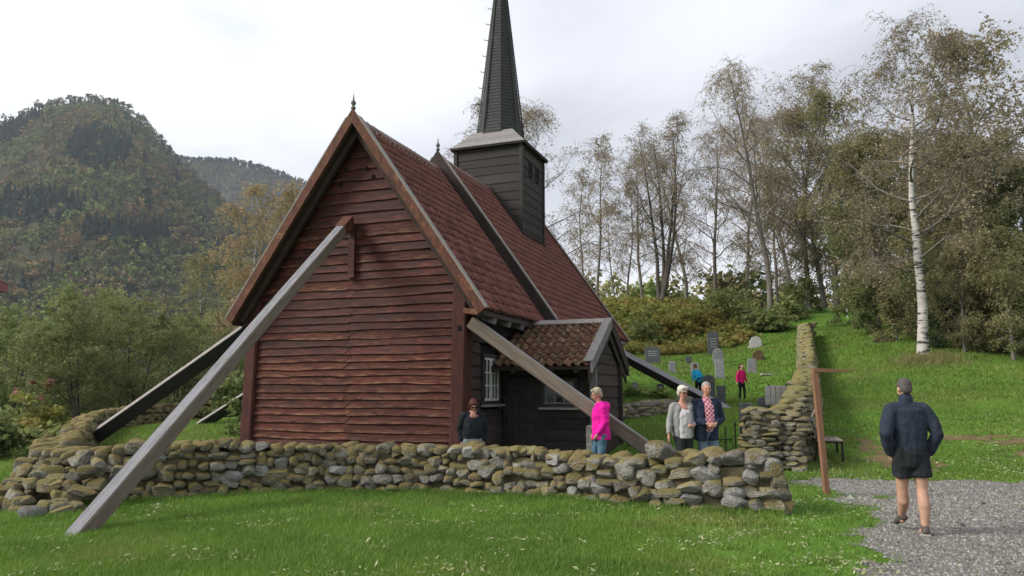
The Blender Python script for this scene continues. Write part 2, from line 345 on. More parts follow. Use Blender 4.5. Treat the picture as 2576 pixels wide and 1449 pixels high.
m_black = mat('hollow_dark', (.006, .006, .006), rough=.9)
def glass_mat():
    m = bpy.data.materials.new('old_window_glass'); m.use_nodes = True; b = m.node_tree.nodes['Principled BSDF']
    b.inputs['Base Color'].default_value = (.012, .013, .016, 1); b.inputs['Roughness'].default_value = .08; b.inputs['Specular IOR Level'].default_value = .5
    return m
m_glass = glass_mat()
m_found = mat('foundation_stone', (.16, .15, .14), (.09, .085, .08), 3, rough=.9, bump=(8, (1, 1, 1), .8, .04))

crng = random.Random(11)
def one_board(name, parent, o, a, u, n, sb, st, zb, zt, m, row, seg=6, wave=.012, lap=.05, th=.03, sides=(0, 0)):
    """a lapped board: sb=(start,end) along a at its lower edge, st at its upper edge; heights zb..zt; o origin, a along, u up, n outward"""
    V = []
    for i in range(seg + 1):
        t = i / seg; s0 = sb[0] + (sb[1] - sb[0]) * t; s1 = st[0] + (st[1] - st[0]) * t
        w0 = wave * mnoise.noise(Vector((s0 * .75, row * 2.3, 1.7))) * 1.6 + .35 * wave * mnoise.noise(Vector((s0 * 4.0, row * 5.3, 8.7)))
        ou = lap * (1 + .25 * mnoise.noise(Vector((s0 * .9, row * 3.1, 5.1))))
        V += [o + a * s0 + u * (zb + w0) + n * ou, o + a * s0 + u * (zb + w0) + n * (ou - th), o + a * s1 + u * zt + n * (.012), o + a * s1 + u * zt - n * .012]
    F = []
    for i in range(seg):
        p = i * 4; q = p + 4; F += [(p, q, q + 2, p + 2), (p + 2, q + 2, q + 3, p + 3), (p + 3, q + 3, q + 1, p + 1), (p + 1, q + 1, q, p)]
    e = seg * 4; F += [(0, 2, 3, 1), (e, e + 1, e + 3, e + 2)]
    b = MB().add(V, F, m); return b.build(name, parent)
def clad(parent, o, a, u, n, span, z0, z1, rowh, mats, opens=(), joint=None, jitter=.03, seg=6, wave=.012, lap=.05, name='board'):
    z = z0; row = crng.randint(0, 99)
    o, a, u, n = Vector(o), Vector(a), Vector(u), Vector(n)
    while z < z1 - .04:
        h = rowh(z) if callable(rowh) else rowh; h *= 1 + crng.uniform(-jitter, jitter) * 3; zt = min(z + h, z1); row += 1
        top = zt + .03
        b0, b1 = span(z); t0, t1 = span(min(top, z1))
        if b1 - b0 < .15: z = zt; continue
        cuts = [(b0, t0, None)]
        pieces = [(b0, b1, t0, t1)]
        for (s0, s1, oz0, oz1) in opens:
            if zt > oz0 + .02 and z < oz1 - .02:
                new = []
                for (c0, c1, d0, d1) in pieces:
                    if c1 <= s0 or c0 >= s1: new.append((c0, c1, d0, d1)); continue
                    if c0 < s0 - .05: new.append((c0, s0, d0, s0))
                    if c1 > s1 + .05: new.append((s1, c1, s1, d1))
                pieces = new
        for (c0, c1, d0, d1) in pieces:
            m = mats(z, row) if callable(mats) else mats
            J = joint(z) if joint else None
            if J is not None and c0 + .5 < J < c1 - .5:
                J += crng.uniform(-.07, .07); sl = .11
                one_board(name, parent, o, a, u, n, (c0, J - sl), (d0, J + sl), z, top, m, row, seg, wave, lap)
                one_board(name, parent, o, a, u, n, (J - sl + .008, c1), (J + sl + .008, d1), z, top, m, row + 40, seg, wave, lap * crng.uniform(.82, 1.1))
            else: one_board(name, parent, o, a, u, n, (c0, c1), (d0, d1), z, top, m, row, seg, wave, lap)
        z = zt
X, Y, Z = Vector((1, 0, 0)), Vector((0, 1, 0)), Vector((0, 0, 1))
CX = -2.58; RZ = 7.72; EZ = 3.32; HW = 3.1; SL = (RZ - EZ) / HW            # chancel roof
NRZ = 8.06; NHW = 3.25; NEZ = NRZ - SL * NHW; NY0, NY1 = 3.75, 12.35          # nave roof
def roof_x(z, rz=RZ): return (rz - z) / SL
# walls' inner core so no daylight shows between boards
core = MB()
core.prism([(-5.36, .1), (-.02, .1), (-.02, 3.6), (CX, RZ - .32), (-5.36, 3.6)], .03, 3.9, m_black)
core.prism([(-5.52, .1), (.14, .1), (.14, 3.7), (CX, NRZ - .32), (-5.52, 3.7)], 3.85, 12.0, m_black)
core.build('wall_core', church)
fnd = MB(); fnd.box((-5.55, -.10, -.4), (.10, 3.8, .22), m_found); fnd.box((-5.65, 3.7, -.4), (.28, 12.1, .26), m_found); fnd.build('stone_footing', church)
def gspan(z):
    r = roof_x(z) - .10; return (max(-5.36, CX - r), min(-.03, CX + r)) if z > 3.2 else (-5.22 - .02 * (3.2 - z), -.16)
def gmat(z, row): return m_redworn if z < 2.35 and crng.random() < .75 or (z < 6 and crng.random() < .15) else m_red
gable = empty('gable_wall'); gable.parent = church
clad(gable, (0, 0, 0), X, Z, -Y, gspan, .24, 7.45, lambda z: .172 if z < 3.4 else (.205 if z < 5 else .26), gmat, joint=lambda z: -2.72 if z < 4.25 else None, seg=9, wave=.020, lap=.052)
# small peg holes near the gable top
for x, z in ((-2.95, 6.62), (-3.1, 6.30), (-2.25, 6.40), (-2.42, 6.62)):
    ph = MB(); ph.box((x - .035, -.075, z - .035), (x + .035, -.03, z + .035), m_black); ph.build('peg_hole', gable)
def post(x0, x1, y0, y1, z0, z1, name='corner_post', lean=0.0):
    b = MB(); s = .035
    V = []
    for z, dx in ((z0, -lean), (z1, 0.0)):
        V += [(x0 + dx + s, y0, z), (x1 + dx - s, y0, z), (x1 + dx, y0 + s, z), (x1 + dx, y1, z), (x0 + dx, y1, z), (x0 + dx, y0 + s, z)]
    b.add(V, [(i, (i + 1) % 6, 6 + (i + 1) % 6, 6 + i) for i in range(6)] + [(5, 4, 3, 2, 1, 0), (6, 7, 8, 9, 10, 11)], m_post)
    return b.build(name, church)
post(-5.50, -5.18, -.13, .22, .05, 3.72, lean=.08)
rp = post(-.21, .12, -.15, .2, .05, 3.86, lean=.06)
nh = MB(); nh.box((-.075, -.157, 2.86), (.02, -.14, 2.97), m_black); nh.build('mortise_hole', rp)
vb = MB(); vb.box((-2.80, -.125, 4.12), (-2.64, -.06, 5.25), m_red); bevel_me = vb.build('vertical_batten', church)
# side wall of the chancel (right), with window and the part beyond
WY0, WY1, WZ0, WZ1 = .80, 1.68, 1.42, 2.36
clad(church, (.03, 0, 0), Y, Z, X, lambda z: (.16, 3.72), .24, 3.35, .245, m_dark, opens=[(WY0 - .09, WY1 + .09, WZ0 - .06, WZ1 + .1), (1.98, 4.0, 0, 2.2)], lap=.05, name='side_board')
clad(church, (.17, 0, 0), Y, Z, X, lambda z: (4.6, 12.0), .24, 3.55, .26, m_dark, lap=.05, name='side_board')
clad(church, (-5.40, 0, 0), -Y, Z, -X, lambda z: (-3.7, -.24), .24, 3.4, .26, m_dark, lap=.05, name='side_board', seg=3)
clad(church, (-5.56, 0, 0), -Y, Z, -X, lambda z: (-12.0, -3.78), .24, 3.4, .26, m_dark, lap=.05, name='side_board', seg=3)
def window(parent, o, a, n, w, h, cols, rows, sash=2, bar=.026, frame=.05, mm=None):
    """window at lower-left corner o, along a, outward n; each sash holds cols x rows panes"""
    o, a, n = Vector(o), Vector(a), Vector(n); mm = mm or m_white
    win = empty('window'); win.parent = parent
    M = Matrix((( a.x, n.x, 0, o.x), (a.y, n.y, 0, o.y), (0, 0, 1, o.z), (0, 0, 0, 1)))
    fr = MB(); fw = .075
    fr.box((-fw, -.02, -fw), (0, .075, h + fw), m_dark, M); fr.box((w, -.02, -fw), (w + fw, .075, h + fw), m_dark, M)
    fr.box((0, -.02, h), (w, .073, h + fw), m_dark, M); fr.box((0, -.02, -fw), (w, .073, 0), m_dark, M); fr.build('window_frame', win)
    sl = MB(); sl.box((-fw - .05, .04, -fw - .05), (w + fw + .05, .15, -fw - .003), m_cap, M); sl.build('window_sill', win)
    sw = (w - .03 * (sash - 1)) / sash
    for k in range(sash):
        x0 = k * (sw + .03); s = MB()
        s.box((x0, .0, 0), (x0 + frame, .045, h), mm, M); s.box((x0 + sw - frame, .0, 0), (x0 + sw, .045, h), mm, M)
        s.box((x0 + frame, .001, 0), (x0 + sw - frame, .044, frame), mm, M); s.box((x0 + frame, .001, h - frame), (x0 + sw - frame, .044, h), mm, M)
        iw = sw - 2 * frame; ih = h - 2 * frame
        for i in range(1, cols): s.box((x0 + frame + iw * i / cols - bar / 2, .004, frame), (x0 + frame + iw * i / cols + bar / 2, .04, h - frame), mm, M)
        for j in range(1, rows): s.box((x0 + frame, .006, frame + ih * j / rows - bar / 2), (x0 + sw - frame, .038, frame + ih * j / rows + bar / 2), mm, M)
        s.build('sash', win)
        for i in range(cols):
            for j in range(rows):
                g = MB(); g.box((x0 + frame + iw * i / cols + .004, .012, frame + ih * j / rows + .004), (x0 + frame + iw * (i + 1) / cols - .004, .018, frame + ih * (j + 1) / rows - .004), m_glass, M)
                g.build('pane', win)
    return win
window(church, (.06, WY0, WZ0), Y, X, WY1 - WY0, WZ1 - WZ0, 2, 3)
# roofs: deck, soffit, tiles
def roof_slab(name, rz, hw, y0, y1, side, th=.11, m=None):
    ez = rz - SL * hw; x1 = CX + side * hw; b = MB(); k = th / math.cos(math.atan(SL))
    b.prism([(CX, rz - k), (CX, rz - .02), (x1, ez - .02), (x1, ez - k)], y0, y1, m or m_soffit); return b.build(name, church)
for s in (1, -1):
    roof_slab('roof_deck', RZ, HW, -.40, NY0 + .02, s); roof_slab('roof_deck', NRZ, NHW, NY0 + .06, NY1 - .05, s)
def tile_mesh(name, w, e, m, roll=.06):
    n = 8; V = []; F = []
    xs_ = [w * i / n for i in range(n + 1)]
    prof = [roll * (.5 - .5 * math.cos(2 * math.pi * (i / n) * 1.0)) * (1 if i >= 1 else 1) * (1.0 if i / n < .5 else .9) - .006 for i in range(n + 1)]
    prof = [roll * max(0, math.sin(math.pi * min(1, (i / n) / .55))) ** 1.0 - (.012 * math.sin(math.pi * max(0, (i / n - .55) / .45))) for i in range(n + 1)]
    L = e * 1.22
    for i in range(n + 1):
        V += [(xs_[i], 0, prof[i] + .034), (xs_[i], L, prof[i] + .004), (xs_[i], .002, prof[i] + .018)]
    for i in range(n):
        p = i * 3; q = p + 3; F += [(p, q, q + 1, p + 1), (p + 2, q + 2, q, p)]
    me = bpy.data.meshes.new(name); me.from_pydata(V, [], F); me.materials.append(m)
    me.polygons.foreach_set('use_smooth', [i % 2 == 0 for i in range(len(F))]); me.update()
    return me
tile_count = [0]
def lay_tiles(parent, o, a, up, n, L, S, w, e, m_ind, m_mass, seed, nind, skip=None, eave_trim=0.0, me=None):
    """rows of pantiles from the eave corner o, along a, upslope up; the first nind (lowest rows first) are objects, the rest one mass"""
    rr = random.Random(seed); o, a, up, n = Vector(o), Vector(a).normalized(), Vector(up).normalized(), Vector(n).normalized()
    cols = int(round(L / w)); w = L / cols; rows = int(math.ceil(S / e)); e = S / rows
    me = tile_mesh('pantile', w * 1.07, e, m_ind); V0 = np.array([v.co[:] for v in me.vertices]); F0 = np.array([p.vertices[:] for p in me.polygons])
    VV = []; FF = []; cnt = 0; nv = 0
    for r in range(rows):
        for c in range(cols):
            if skip and skip(c / cols, r / rows): continue
            p = o + a * (c * w + rr.uniform(-.006, .006)) + up * (r * e + rr.uniform(-.012, .012) + .01 * math.sin(c * .7 + r)) + n * rr.uniform(0, .010)
            tl = rr.uniform(-.035, .035)
            M = Matrix(((a.x, up.x, n.x, p.x), (a.y, up.y, n.y, p.y), (a.z, up.z, n.z, p.z), (0, 0, 0, 1))) @ Matrix.Rotation(tl, 4, 'Z')
            if cnt < nind:
                ob = link('pantile', me, parent); ob.matrix_local = M; cnt += 1
            else:
                A = np.array(M); VV.append(V0 @ A[:3, :3].T + A[:3, 3]); FF.append(F0 + nv); nv += len(V0)
    if VV:
        mm = np_mesh('roof_tiles', np.concatenate(VV), [np.concatenate(FF)], m_mass, True); ob = link('roof_tiles', mm, parent); ob['kind'] = 'stuff'
    return cnt
cs, sn = 1 / math.hypot(1, SL), SL / math.hypot(1, SL)
upR = Vector((-cs, 0, sn)); nR = Vector((sn, 0, cs)); upL = Vector((cs, 0, sn)); nL = Vector((-sn, 0, cs))
roofC = empty('chancel_roof'); roofC.parent = church; roofN = empty('nave_roof'); roofN.parent = church
SLEN = HW * math.hypot(1, SL); NSLEN = NHW * math.hypot(1, SL)
lay_tiles(roofC, (CX + HW + .03, -.32, EZ - .05), Y, upR, nR, NY0 + .32, SLEN, .205, .27, m_tile, m_tilemass, 1, 215)
lay_tiles(roofC, (CX - HW - .03, NY0, EZ - .05), -Y, upL, nL, NY0 + .32, SLEN, .205, .27, m_tile, m_tilemass, 2, 0)
lay_tiles(roofN, (CX + NHW + .03, NY0 + .14, NEZ - .05), Y, upR, nR, NY1 - NY0 - .28, NSLEN, .205, .27, m_tile, m_tilemass, 3, 0)
lay_tiles(roofN, (CX - NHW - .03, NY1 - .12, NEZ - .05), -Y, upL, nL, NY1 - NY0 - .28, NSLEN, .205, .27, m_tile, m_tilemass, 4, 0)
# ridge boards
for (p, q, rz) in (((-.42, 3.72), None, RZ), ((3.85, 7.6), None, NRZ), ((9.7, 12.3), None, NRZ)):
    y0, y1 = p; b = MB()
    for s in (1, -1): b.beam((CX + s * .13, y0, rz - .115), (CX + s * .13, y1, rz - .115), .30, .035, up=(s * sn, 0, cs), m=m_cap)
    b.build('ridge_board', church)
# barge boards
def barge(y, rz, hw, side, m, wdt=.19, th=.06, drop=.02, cap=True, ext=.12):
    x1 = CX + side * (hw + ext * cs); z1 = rz - SL * (hw + ext * cs)
    up = Vector((side * sn, 0, cs))
    b = MB(); off = up * (.10 - wdt / 2)
    p = Vector((CX, y, rz)) + off + Vector((0, 0, 0)); q = Vector((x1, y, z1)) + off
    # plumb cut at the ridge: build as prism in xz
    t = up * (.10); bt = up * (.10 - wdt); d = Vector((side * cs, 0, -sn))
    A = Vector((CX, 0, rz)) + t; A = A - d * (A.x - CX) / d.x; B = Vector((x1, 0, z1)) + t; C = Vector((x1, 0, z1)) + bt; D = Vector((CX, 0, rz)) + bt; D = D - d * (D.x - CX) / d.x
    if side < 0: A, B, C, D = D, C, B, A
    b.prism([(A.x, A.z), (B.x, B.z), (C.x, C.z), (D.x, D.z)], y - th / 2, y + th / 2, m); o = b.build('barge_board', church)
    if cap:
        k = MB(); s0 = Vector((CX, y, rz)) + up * .115 + d * .10; s1 = Vector((x1, y, z1)) + up * .115
        k.beam(s0 + Vector((0, .05, 0)), s1 + Vector((0, .05, 0)), .17, .028, up=up, m=m_cap); k.build('barge_cap', church)
    return o
barge(-.43, RZ, HW, 1, m_barge); barge(-.432, RZ, HW, -1, m_barge)
barge(NY0 + .02, NRZ, NHW, 1, m_bargedark, wdt=.42); barge(NY0 + .022, NRZ, NHW, -1, m_bargedark, wdt=.42)
barge(NY1, NRZ, NHW, 1, m_barge, wdt=.20); barge(NY1 + .002, NRZ, NHW, -1, m_barge, wdt=.20)
# inner (second) rafter board behind the front barge: shows as the dark double line
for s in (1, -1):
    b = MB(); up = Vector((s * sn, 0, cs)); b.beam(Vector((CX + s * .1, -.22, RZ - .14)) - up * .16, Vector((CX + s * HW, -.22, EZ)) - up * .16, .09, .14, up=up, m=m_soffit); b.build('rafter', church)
# finials
fprof = [(.035, -.1), (.035, .06), (.055, .075), (.06, .10), (.03, .125), (.03, .15), (.052, .18), (.060, .21), (.045, .25), (.022, .28), (.014, .36), (.003, .44)]
for y, rz in ((-.42, RZ), (NY0 + .03, NRZ)):
    f = MB(); f.lathe((CX, y, rz + .10), fprof, 10, m_grey); f.build('finial', church, True)
# eaves: fascia strips and rafter ends
e1 = MB(); e1.beam((CX + HW + .0, -.30, EZ - .13), (CX + HW + .0, 2.35, EZ - .13), .07, .08, m=m_dark); e1.build('eave_board', church)
for y in (.35, 1.2, 2.05):
    b = MB(); b.beam((.02, y, EZ - .16 + .1), (CX + HW + .04, y, EZ - .25), .11, .12, m=m_grey); b.build('rafter_end', church)
e2 = MB(); e2.beam((CX + NHW, 4.9, NEZ - .13), (CX + NHW, NY1 - .1, NEZ - .13), .09, .10, m=m_grey); e2.build('eave_board', church)
# lower end of the front barge: short return board
b = MB(); b.beam((CX + HW - .02, -.38, EZ - .12), (.14, -.30, EZ - .06), .08, .11, m=m_barge); b.build('eave_return', church)
# ---- porch
porch = empty('porch'); porch.parent = church
PY, PZ, PX = 3.02, 3.25, 2.40; PE0, PE1, PEZ = 1.20, 4.72, 2.18; PS = (PZ - PEZ) / (PY - PE0); PW0, PW1, PWX = 1.97, 4.10, 2.26
b = MB(); b.prism([(PW0 + .05, .05), (PW1 - .05, .05), (PW1 - .05, 2.5), (PY, PZ - .2), (PW0 + .05, 2.5)], .05, PWX - .05, m_black, axis='x'); b.build('porch_core', porch)
DX0, DX1, DZ1 = .34, 1.03, 1.82; QX0, QX1, QZ0, QZ1 = 1.12, 1.80, 1.35, 1.85
clad(porch, (0, PW0, 0), X, Z, -Y, lambda z: (.10, PWX - .02), .10, 2.62, .23, m_porch, opens=[(DX0 - .10, DX1 + .10, 0, DZ1 + .12), (QX0 - .08, QX1 + .08, QZ0 - .06, QZ1 + .08)], lap=.04, seg=3)
def pend(z):
    if z < 2.4: return (PW0 + .02, PW1)
    r = (PZ - .1 - z) / PS; return (max(PW0 + .02, PY - r), min(PW1, PY + r))
clad(porch, (PWX, 0, 0), Y, Z, X, pend, .10, 3.05, .245, m_dark, lap=.045, seg=4)
for (x0, y0) in ((PWX - .10, PW0 - .08), (PWX - .02, PW1 - .05)):
    b = MB(); b.box((x0, y0, .02), (x0 + .14, y0 + .13, 2.45), m_grey if y0 < 3 else m_dark); b.build('corner_post', porch)
door = empty('door'); door.parent = porch
for i in range(4):
    w = (DX1 - DX0) / 4; b = MB(); b.box((DX0 + i * w + .004, PW0 - .03 - .004 * (i % 2), .12), (DX0 + (i + 1) * w - .004, PW0 + .02, DZ1), m_porch); b.build('plank', door)
b = MB(); b.box((DX0 - .10, PW0 - .06, .1), (DX0 - .003, PW0 + .02, DZ1 + .1), m_porch); b.box((DX1 + .003, PW0 - .06, .1), (DX1 + .10, PW0 + .02, DZ1 + .1), m_porch); b.box((DX0, PW0 - .058, DZ1 + .004), (DX1, PW0 + .02, DZ1 + .098), m_porch); b.build('door_frame', door)
b = MB(); b.tube([(DX1 - .09, PW0 - .05, 1.0), (DX1 - .09, PW0 - .09, 1.0), (DX1 - .18, PW0 - .09, 1.0)], .012, 6, m_iron); b.build('door_handle', door)
m_dullwhite = mat('dull_window_paint', (.20, .20, .205), (.14, .14, .145), 8, rough=.7)
window(porch, (QX0, PW0 - .02, QZ0), X, -Y, QX1 - QX0, QZ1 - QZ0, 3, 2, sash=1, mm=m_dullwhite, bar=.022, frame=.035)
# porch roof
pl = math.hypot(1, PS); upF = Vector((0, 1 / pl, PS / pl)); nF = Vector((0, -PS / pl, 1 / pl)); upB = Vector((0, -1 / pl, PS / pl)); nB = Vector((0, PS / pl, 1 / pl))
for s, pe in ((1, PE0), (-1, PE1)):
    ez = PZ - PS * abs(PY - pe); b = MB()
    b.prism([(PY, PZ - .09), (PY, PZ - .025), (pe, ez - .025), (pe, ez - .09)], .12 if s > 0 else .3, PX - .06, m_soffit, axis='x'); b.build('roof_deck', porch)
FS = (PY - PE0) * pl
# the chancel eave cuts the upper left of the porch roof: tiles start outside the wall
lay_tiles(porch, (.18, PE0 - .03, PEZ - .03), X, upF, nF, PX - .06 - .18, FS - .05, .205, .29, m_tilelich, m_tilelich, 7, 90, skip=lambda c, r: c < (.0 if r < .72 else .08))
lay_tiles(porch, (PX - .06, PE1 + .03, PZ - PS * (PE1 - PY) - .03), -X, upB, nB, PX - .26, (PE1 - PY) * pl - .05, .205, .29, m_tilelich, m_tilelich, 8, 0)
b = MB()
for s in (1, -1): b.beam((.30, PY - s * .085, PZ + .012), (PX + .01, PY - s * .085, PZ + .012), .22, .03, up=(0, -s * PS / pl, 1 / pl), m=m_cap)
b.build('ridge_board', porch)
def pbarge(x, w, th, m, s, top=.07, name='barge_board', drop=0.0):
    pe = PE0 - .03 if s > 0 else PE1 + .03; d = -s
    A = (PY, PZ + top * pl); B = (pe, PZ - PS * abs(PY - pe) + top * pl); C = (pe, B[1] - w * pl); D = (PY, A[1] - w * pl)
    poly = [A, B, C, D] if s > 0 else [D, C, B, A]
    b = MB(); b.prism(poly, x - th / 2, x + th / 2, m, axis='x'); return b.build(name, porch)
pbarge(PX, .20, .05, m_grey, 1); pbarge(PX + .001, .26, .05, m_bargedark, -1); pbarge(PX - .055, .30, .04, m_bargedark, 1, -.02, 'inner_barge'); pbarge(PX - .056, .34, .04, m_bargedark, -1, -.02, 'inner_barge')
b = MB(); b.beam((PX - .07, PY - .01, PZ + .075), (PX - .07, PE0 - .05, PEZ + .073), .19, .026, up=nF, m=m_grey); b.build('barge_cap', porch)
b = MB(); b.beam((PX - .07, PY + .02, PZ + .055), (PX - .07, PE1 + .05, PZ - PS * (PE1 + .05 - PY) + .075), .19, .026, up=nB, m=m_bargedark); b.build('barge_cap', porch)
b = MB(); b.beam((.12, 1.62, 2.13), (PWX + .1, 1.62, 2.13), .09, .09, m=m_grey); b.build('eave_beam', porch)
for x in (.5, 1.35, 1.95):
    b = MB(); b.beam((x, PW0, 2.16), (x, 1.50, 2.06), .07, .08, m=m_grey); b.build('bracket', porch)
# ---- tower and spire
tower = empty('tower'); tower.parent = church
TX0, TX1, TY0, TY1, TZ = -3.72, -1.44, 7.35, 9.45, 9.45
b = MB(); b.box((TX0 + .04, TY0 + .04, 5.9), (TX1 - .04, TY1 - .04, TZ), m_black); b.build('tower_core', tower)
def rowt(z): return .30
def tspan_front(z): return (TX0, TX1)
def roofcut(z):      # part of the tower front above the roof slope
    r = (NRZ - z) / SL + .02; return (max(TX0, CX + max(r, 0)) if z < NRZ else TX0, TX1)
clad(tower, (0, TY0, 0), X, Z, -Y, roofcut, 6.45, TZ, .29, m_tower, lap=.030, seg=4, wave=.010)
clad(tower, (TX1, 0, 0), Y, Z, X, lambda z: (TY0, TY1), 6.42, TZ, .29, m_tower, opens=[(8.02, 8.24, 8.62, 9.0), (8.72, 8.94, 8.62, 9.0)], lap=.030, seg=3, wave=.010)
clad(tower, (TX0, 0, 0), -Y, Z, -X, lambda z: (-TY1, -TY0), 6.42, TZ, .29, m_tower, lap=.03, seg=2, wave=.008)
clad(tower, (0, TY1, 0), -X, Z, Y, lambda z: (-TX1, -TX0), 6.45, TZ, .29, m_tower, lap=.03, seg=2, wave=.008)
for y0 in (8.02, 8.72):
    b = MB(); b.box((TX1 - .03, y0, 8.62), (TX1 + .01, y0 + .22, 9.0), m_black); o = b.build('sound_opening', tower)
    b = MB(); b.box((TX1, y0 - .05, 8.57), (TX1 + .05, y0 - .003, 9.05), m_tower); b.box((TX1, y0 + .223, 8.57), (TX1 + .05, y0 + .27, 9.05), m_tower); b.box((TX1, y0, 9.003), (TX1 + .048, y0 + .22, 9.05), m_tower); b.box((TX1, y0, 8.57), (TX1 + .048, y0 + .22, 8.617), m_tower); b.build('opening_frame', o)
for (x, y) in ((TX0, TY0), (TX1, TY0), (TX1, TY1), (TX0, TY1)):
    b = MB(); b.box((x - .06, y - .06, 6.3), (x + .06, y + .06, TZ), m_tower); b.build('corner_board', tower)
# flashing boards where tower meets the roof
b = MB(); b.beam((CX + .02, TY0 - .05, NRZ + .03), (TX1 + .02, TY0 - .05, NRZ - SL * (TX1 - CX) + .10), .05, .16, up=nR, m=m_bargedark); b.build('flashing_board', tower)
b = MB(); zz = NRZ - SL * (TX1 - CX); b.beam((TX1 + .06, TY0 - .07, zz - .0), (TX1 + .06, TY1 + .05, zz - .0), .06, .18, up=(.25, 0, 1), m=m_bargedark); b.build('flashing_board', tower)
# skirt roof from the square eave to the octagon
tcx, tcy = (TX0 + TX1) / 2, (TY0 + TY1) / 2; SK0, SK1 = TZ + .02, TZ + .64; hx, hy = (TX1 - TX0) / 2 + .17, (TY1 - TY0) / 2 + .17; OR = .70
skirt = empty('skirt_roof'); skirt.parent = tower
# four trapezoids, boards stepping up
sides = [((-1, -1), (1, -1)), ((1, -1), (1, 1)), ((1, 1), (-1, 1)), ((-1, 1), (-1, -1))]
b = MB(); b.box((tcx - hx + .02, tcy - hy + .02, TZ - .03), (tcx + hx - .02, tcy + hy - .02, TZ + .03), m_bargedark); b.build('eave_plate', skirt)
nb = 6
for (s0, s1) in sides:
    for k in range(nb):
        def ring(t, out):
            q = t + .18 * math.sin(math.pi * t) * 0; f = 1 - t * (1 - OR / hx * .98); g = 1 - t * (1 - OR / hy * .98); z = SK0 + (SK1 - SK0) * (t ** 1.12) + out
            return [Vector((tcx + s[0] * hx * f, tcy + s[1] * hy * g, z)) for s in (s0, s1)]
        a0, a1 = ring(k / nb, .035); c0, c1 = ring(min(1, (k + 1.12) / nb), .012); d0, d1 = ring(k / nb, .005)
        b = MB(); b.add([a0, a1, c1, c0, d0, d1], [(0, 1, 2, 3), (4, 5, 1, 0), (4, 0, 3), (1, 5, 2)], m_skirt); b.build('roof_board', skirt)
spire = empty('spire'); spire.parent = tower
# octagonal spire of stepped shingle courses
SZ0, SZ1 = SK1 - .10, 16.7; nc = 58; V = []; F = []; n = 8
for k in range(nc):
    t0, t1 = k / nc, (k + 1) / nc
    for t, ex in ((t0, .020), (t1, .004)):
        r = (.695 * (1 - t) + .035 * t) / math.cos(math.pi / 8) + ex + .03 * max(0, 1 - t * 9) ** 2 * 2
        for j in range(n):
            an = 2 * math.pi * (j + .5) / n; V.append((tcx + r * math.cos(an), tcy + r * math.sin(an), SZ0 + (SZ1 - SZ0) * t))
    o = k * 2 * n
    F += [(o + j, o + (j + 1) % n, o + n + (j + 1) % n, o + n + j) for j in range(n)]
    if k: F += [(o - n + j, o - n + (j + 1) % n, o + (j + 1) % n, o + j) for j in range(n)]
MB().add(V, F, m_shingle).build('shingle_cladding', spire)
m_hip_lit = mat('lit_hip_board', (.20, .19, .185), (.13, .125, .12), 6, rough=.85, rand=.1)  # paler copy for the left-hand hips: light from that side painted in
for j in range(n):
    an = 2 * math.pi * (j + .5) / n; p = []
    r0 = .725 / math.cos(math.pi / 8) + .02; r1 = .055
    b = MB(); b.tube([(tcx + r0 * math.cos(an), tcy + r0 * math.sin(an), SZ0), (tcx + r1 * math.cos(an), tcy + r1 * math.sin(an), SZ1)], [.028, .018], 5, m_hip_lit if j in (3, 4) else m_shingle); b.build('hip_board', spire)
for k in range(8):     # climbing irons on the left-hand edge
    t = .20 + k * .085; r = (.725 * (1 - t) + .05 * t) / math.cos(math.pi / 8); an = 2 * math.pi * 4.5 / 8 - .3; z = SZ0 + (SZ1 - SZ0) * t
    px_, py_ = tcx + r * math.cos(an), tcy + r * math.sin(an)
    b = MB(); b.tube([(px_, py_, z), (px_ - .16, py_ - .06, z + .01), (px_ - .18, py_ - .067, z + .06)], .012, 5, m_iron); b.build('climbing_iron', spire)
b = MB(); b.lathe((tcx, tcy, SZ1 - .05), [(.06, 0), (.05, .3), (.09, .36), (.09, .42), (.03, .5), (.02, 1.0), (.005, 1.3)], 10, m_iron); b.build('spire_finial', spire, True)

# ------------------------------------------------------------------ timber props
m_prop = mat('grey_prop_timber', (.245, .245, .26), (.17, .17, .18), 2.5, (9, 9, .8), layers=[((.12, .112, .11), 5, (12, 12, .7), .56, .7, .7), ((.33, .31, .28), 2, (2, 2, .5), .58, .72, .5), ((.045, .04, .038), 5, (16, 16, .30), .63, .67, .9), ((.10, .085, .07), 1.2, (3, 3, 1), .60, .72, .6)], rough=.85, bump=(9, (22, 22, .6), .6, .010), spec=.2)
m_propside = mat('shaded_brown_timber', (.19, .155, .125), (.125, .10, .082), 2.5, (9, 9, .8), layers=[((.05, .04, .036), 5, (12, 12, .7), .58, .72, .7)], rough=.85, bump=(9, (22, 22, .6), .6, .010), spec=.2)  # browner copy for prop sides: their shade is put into the colour
m_proptar = mat('tarred_prop_timber', (.020, .018, .018), (.035, .030, .028), 2.5, (9, 9, .8), rough=.8, bump=(9, (22, 22, .6), .6, .010))
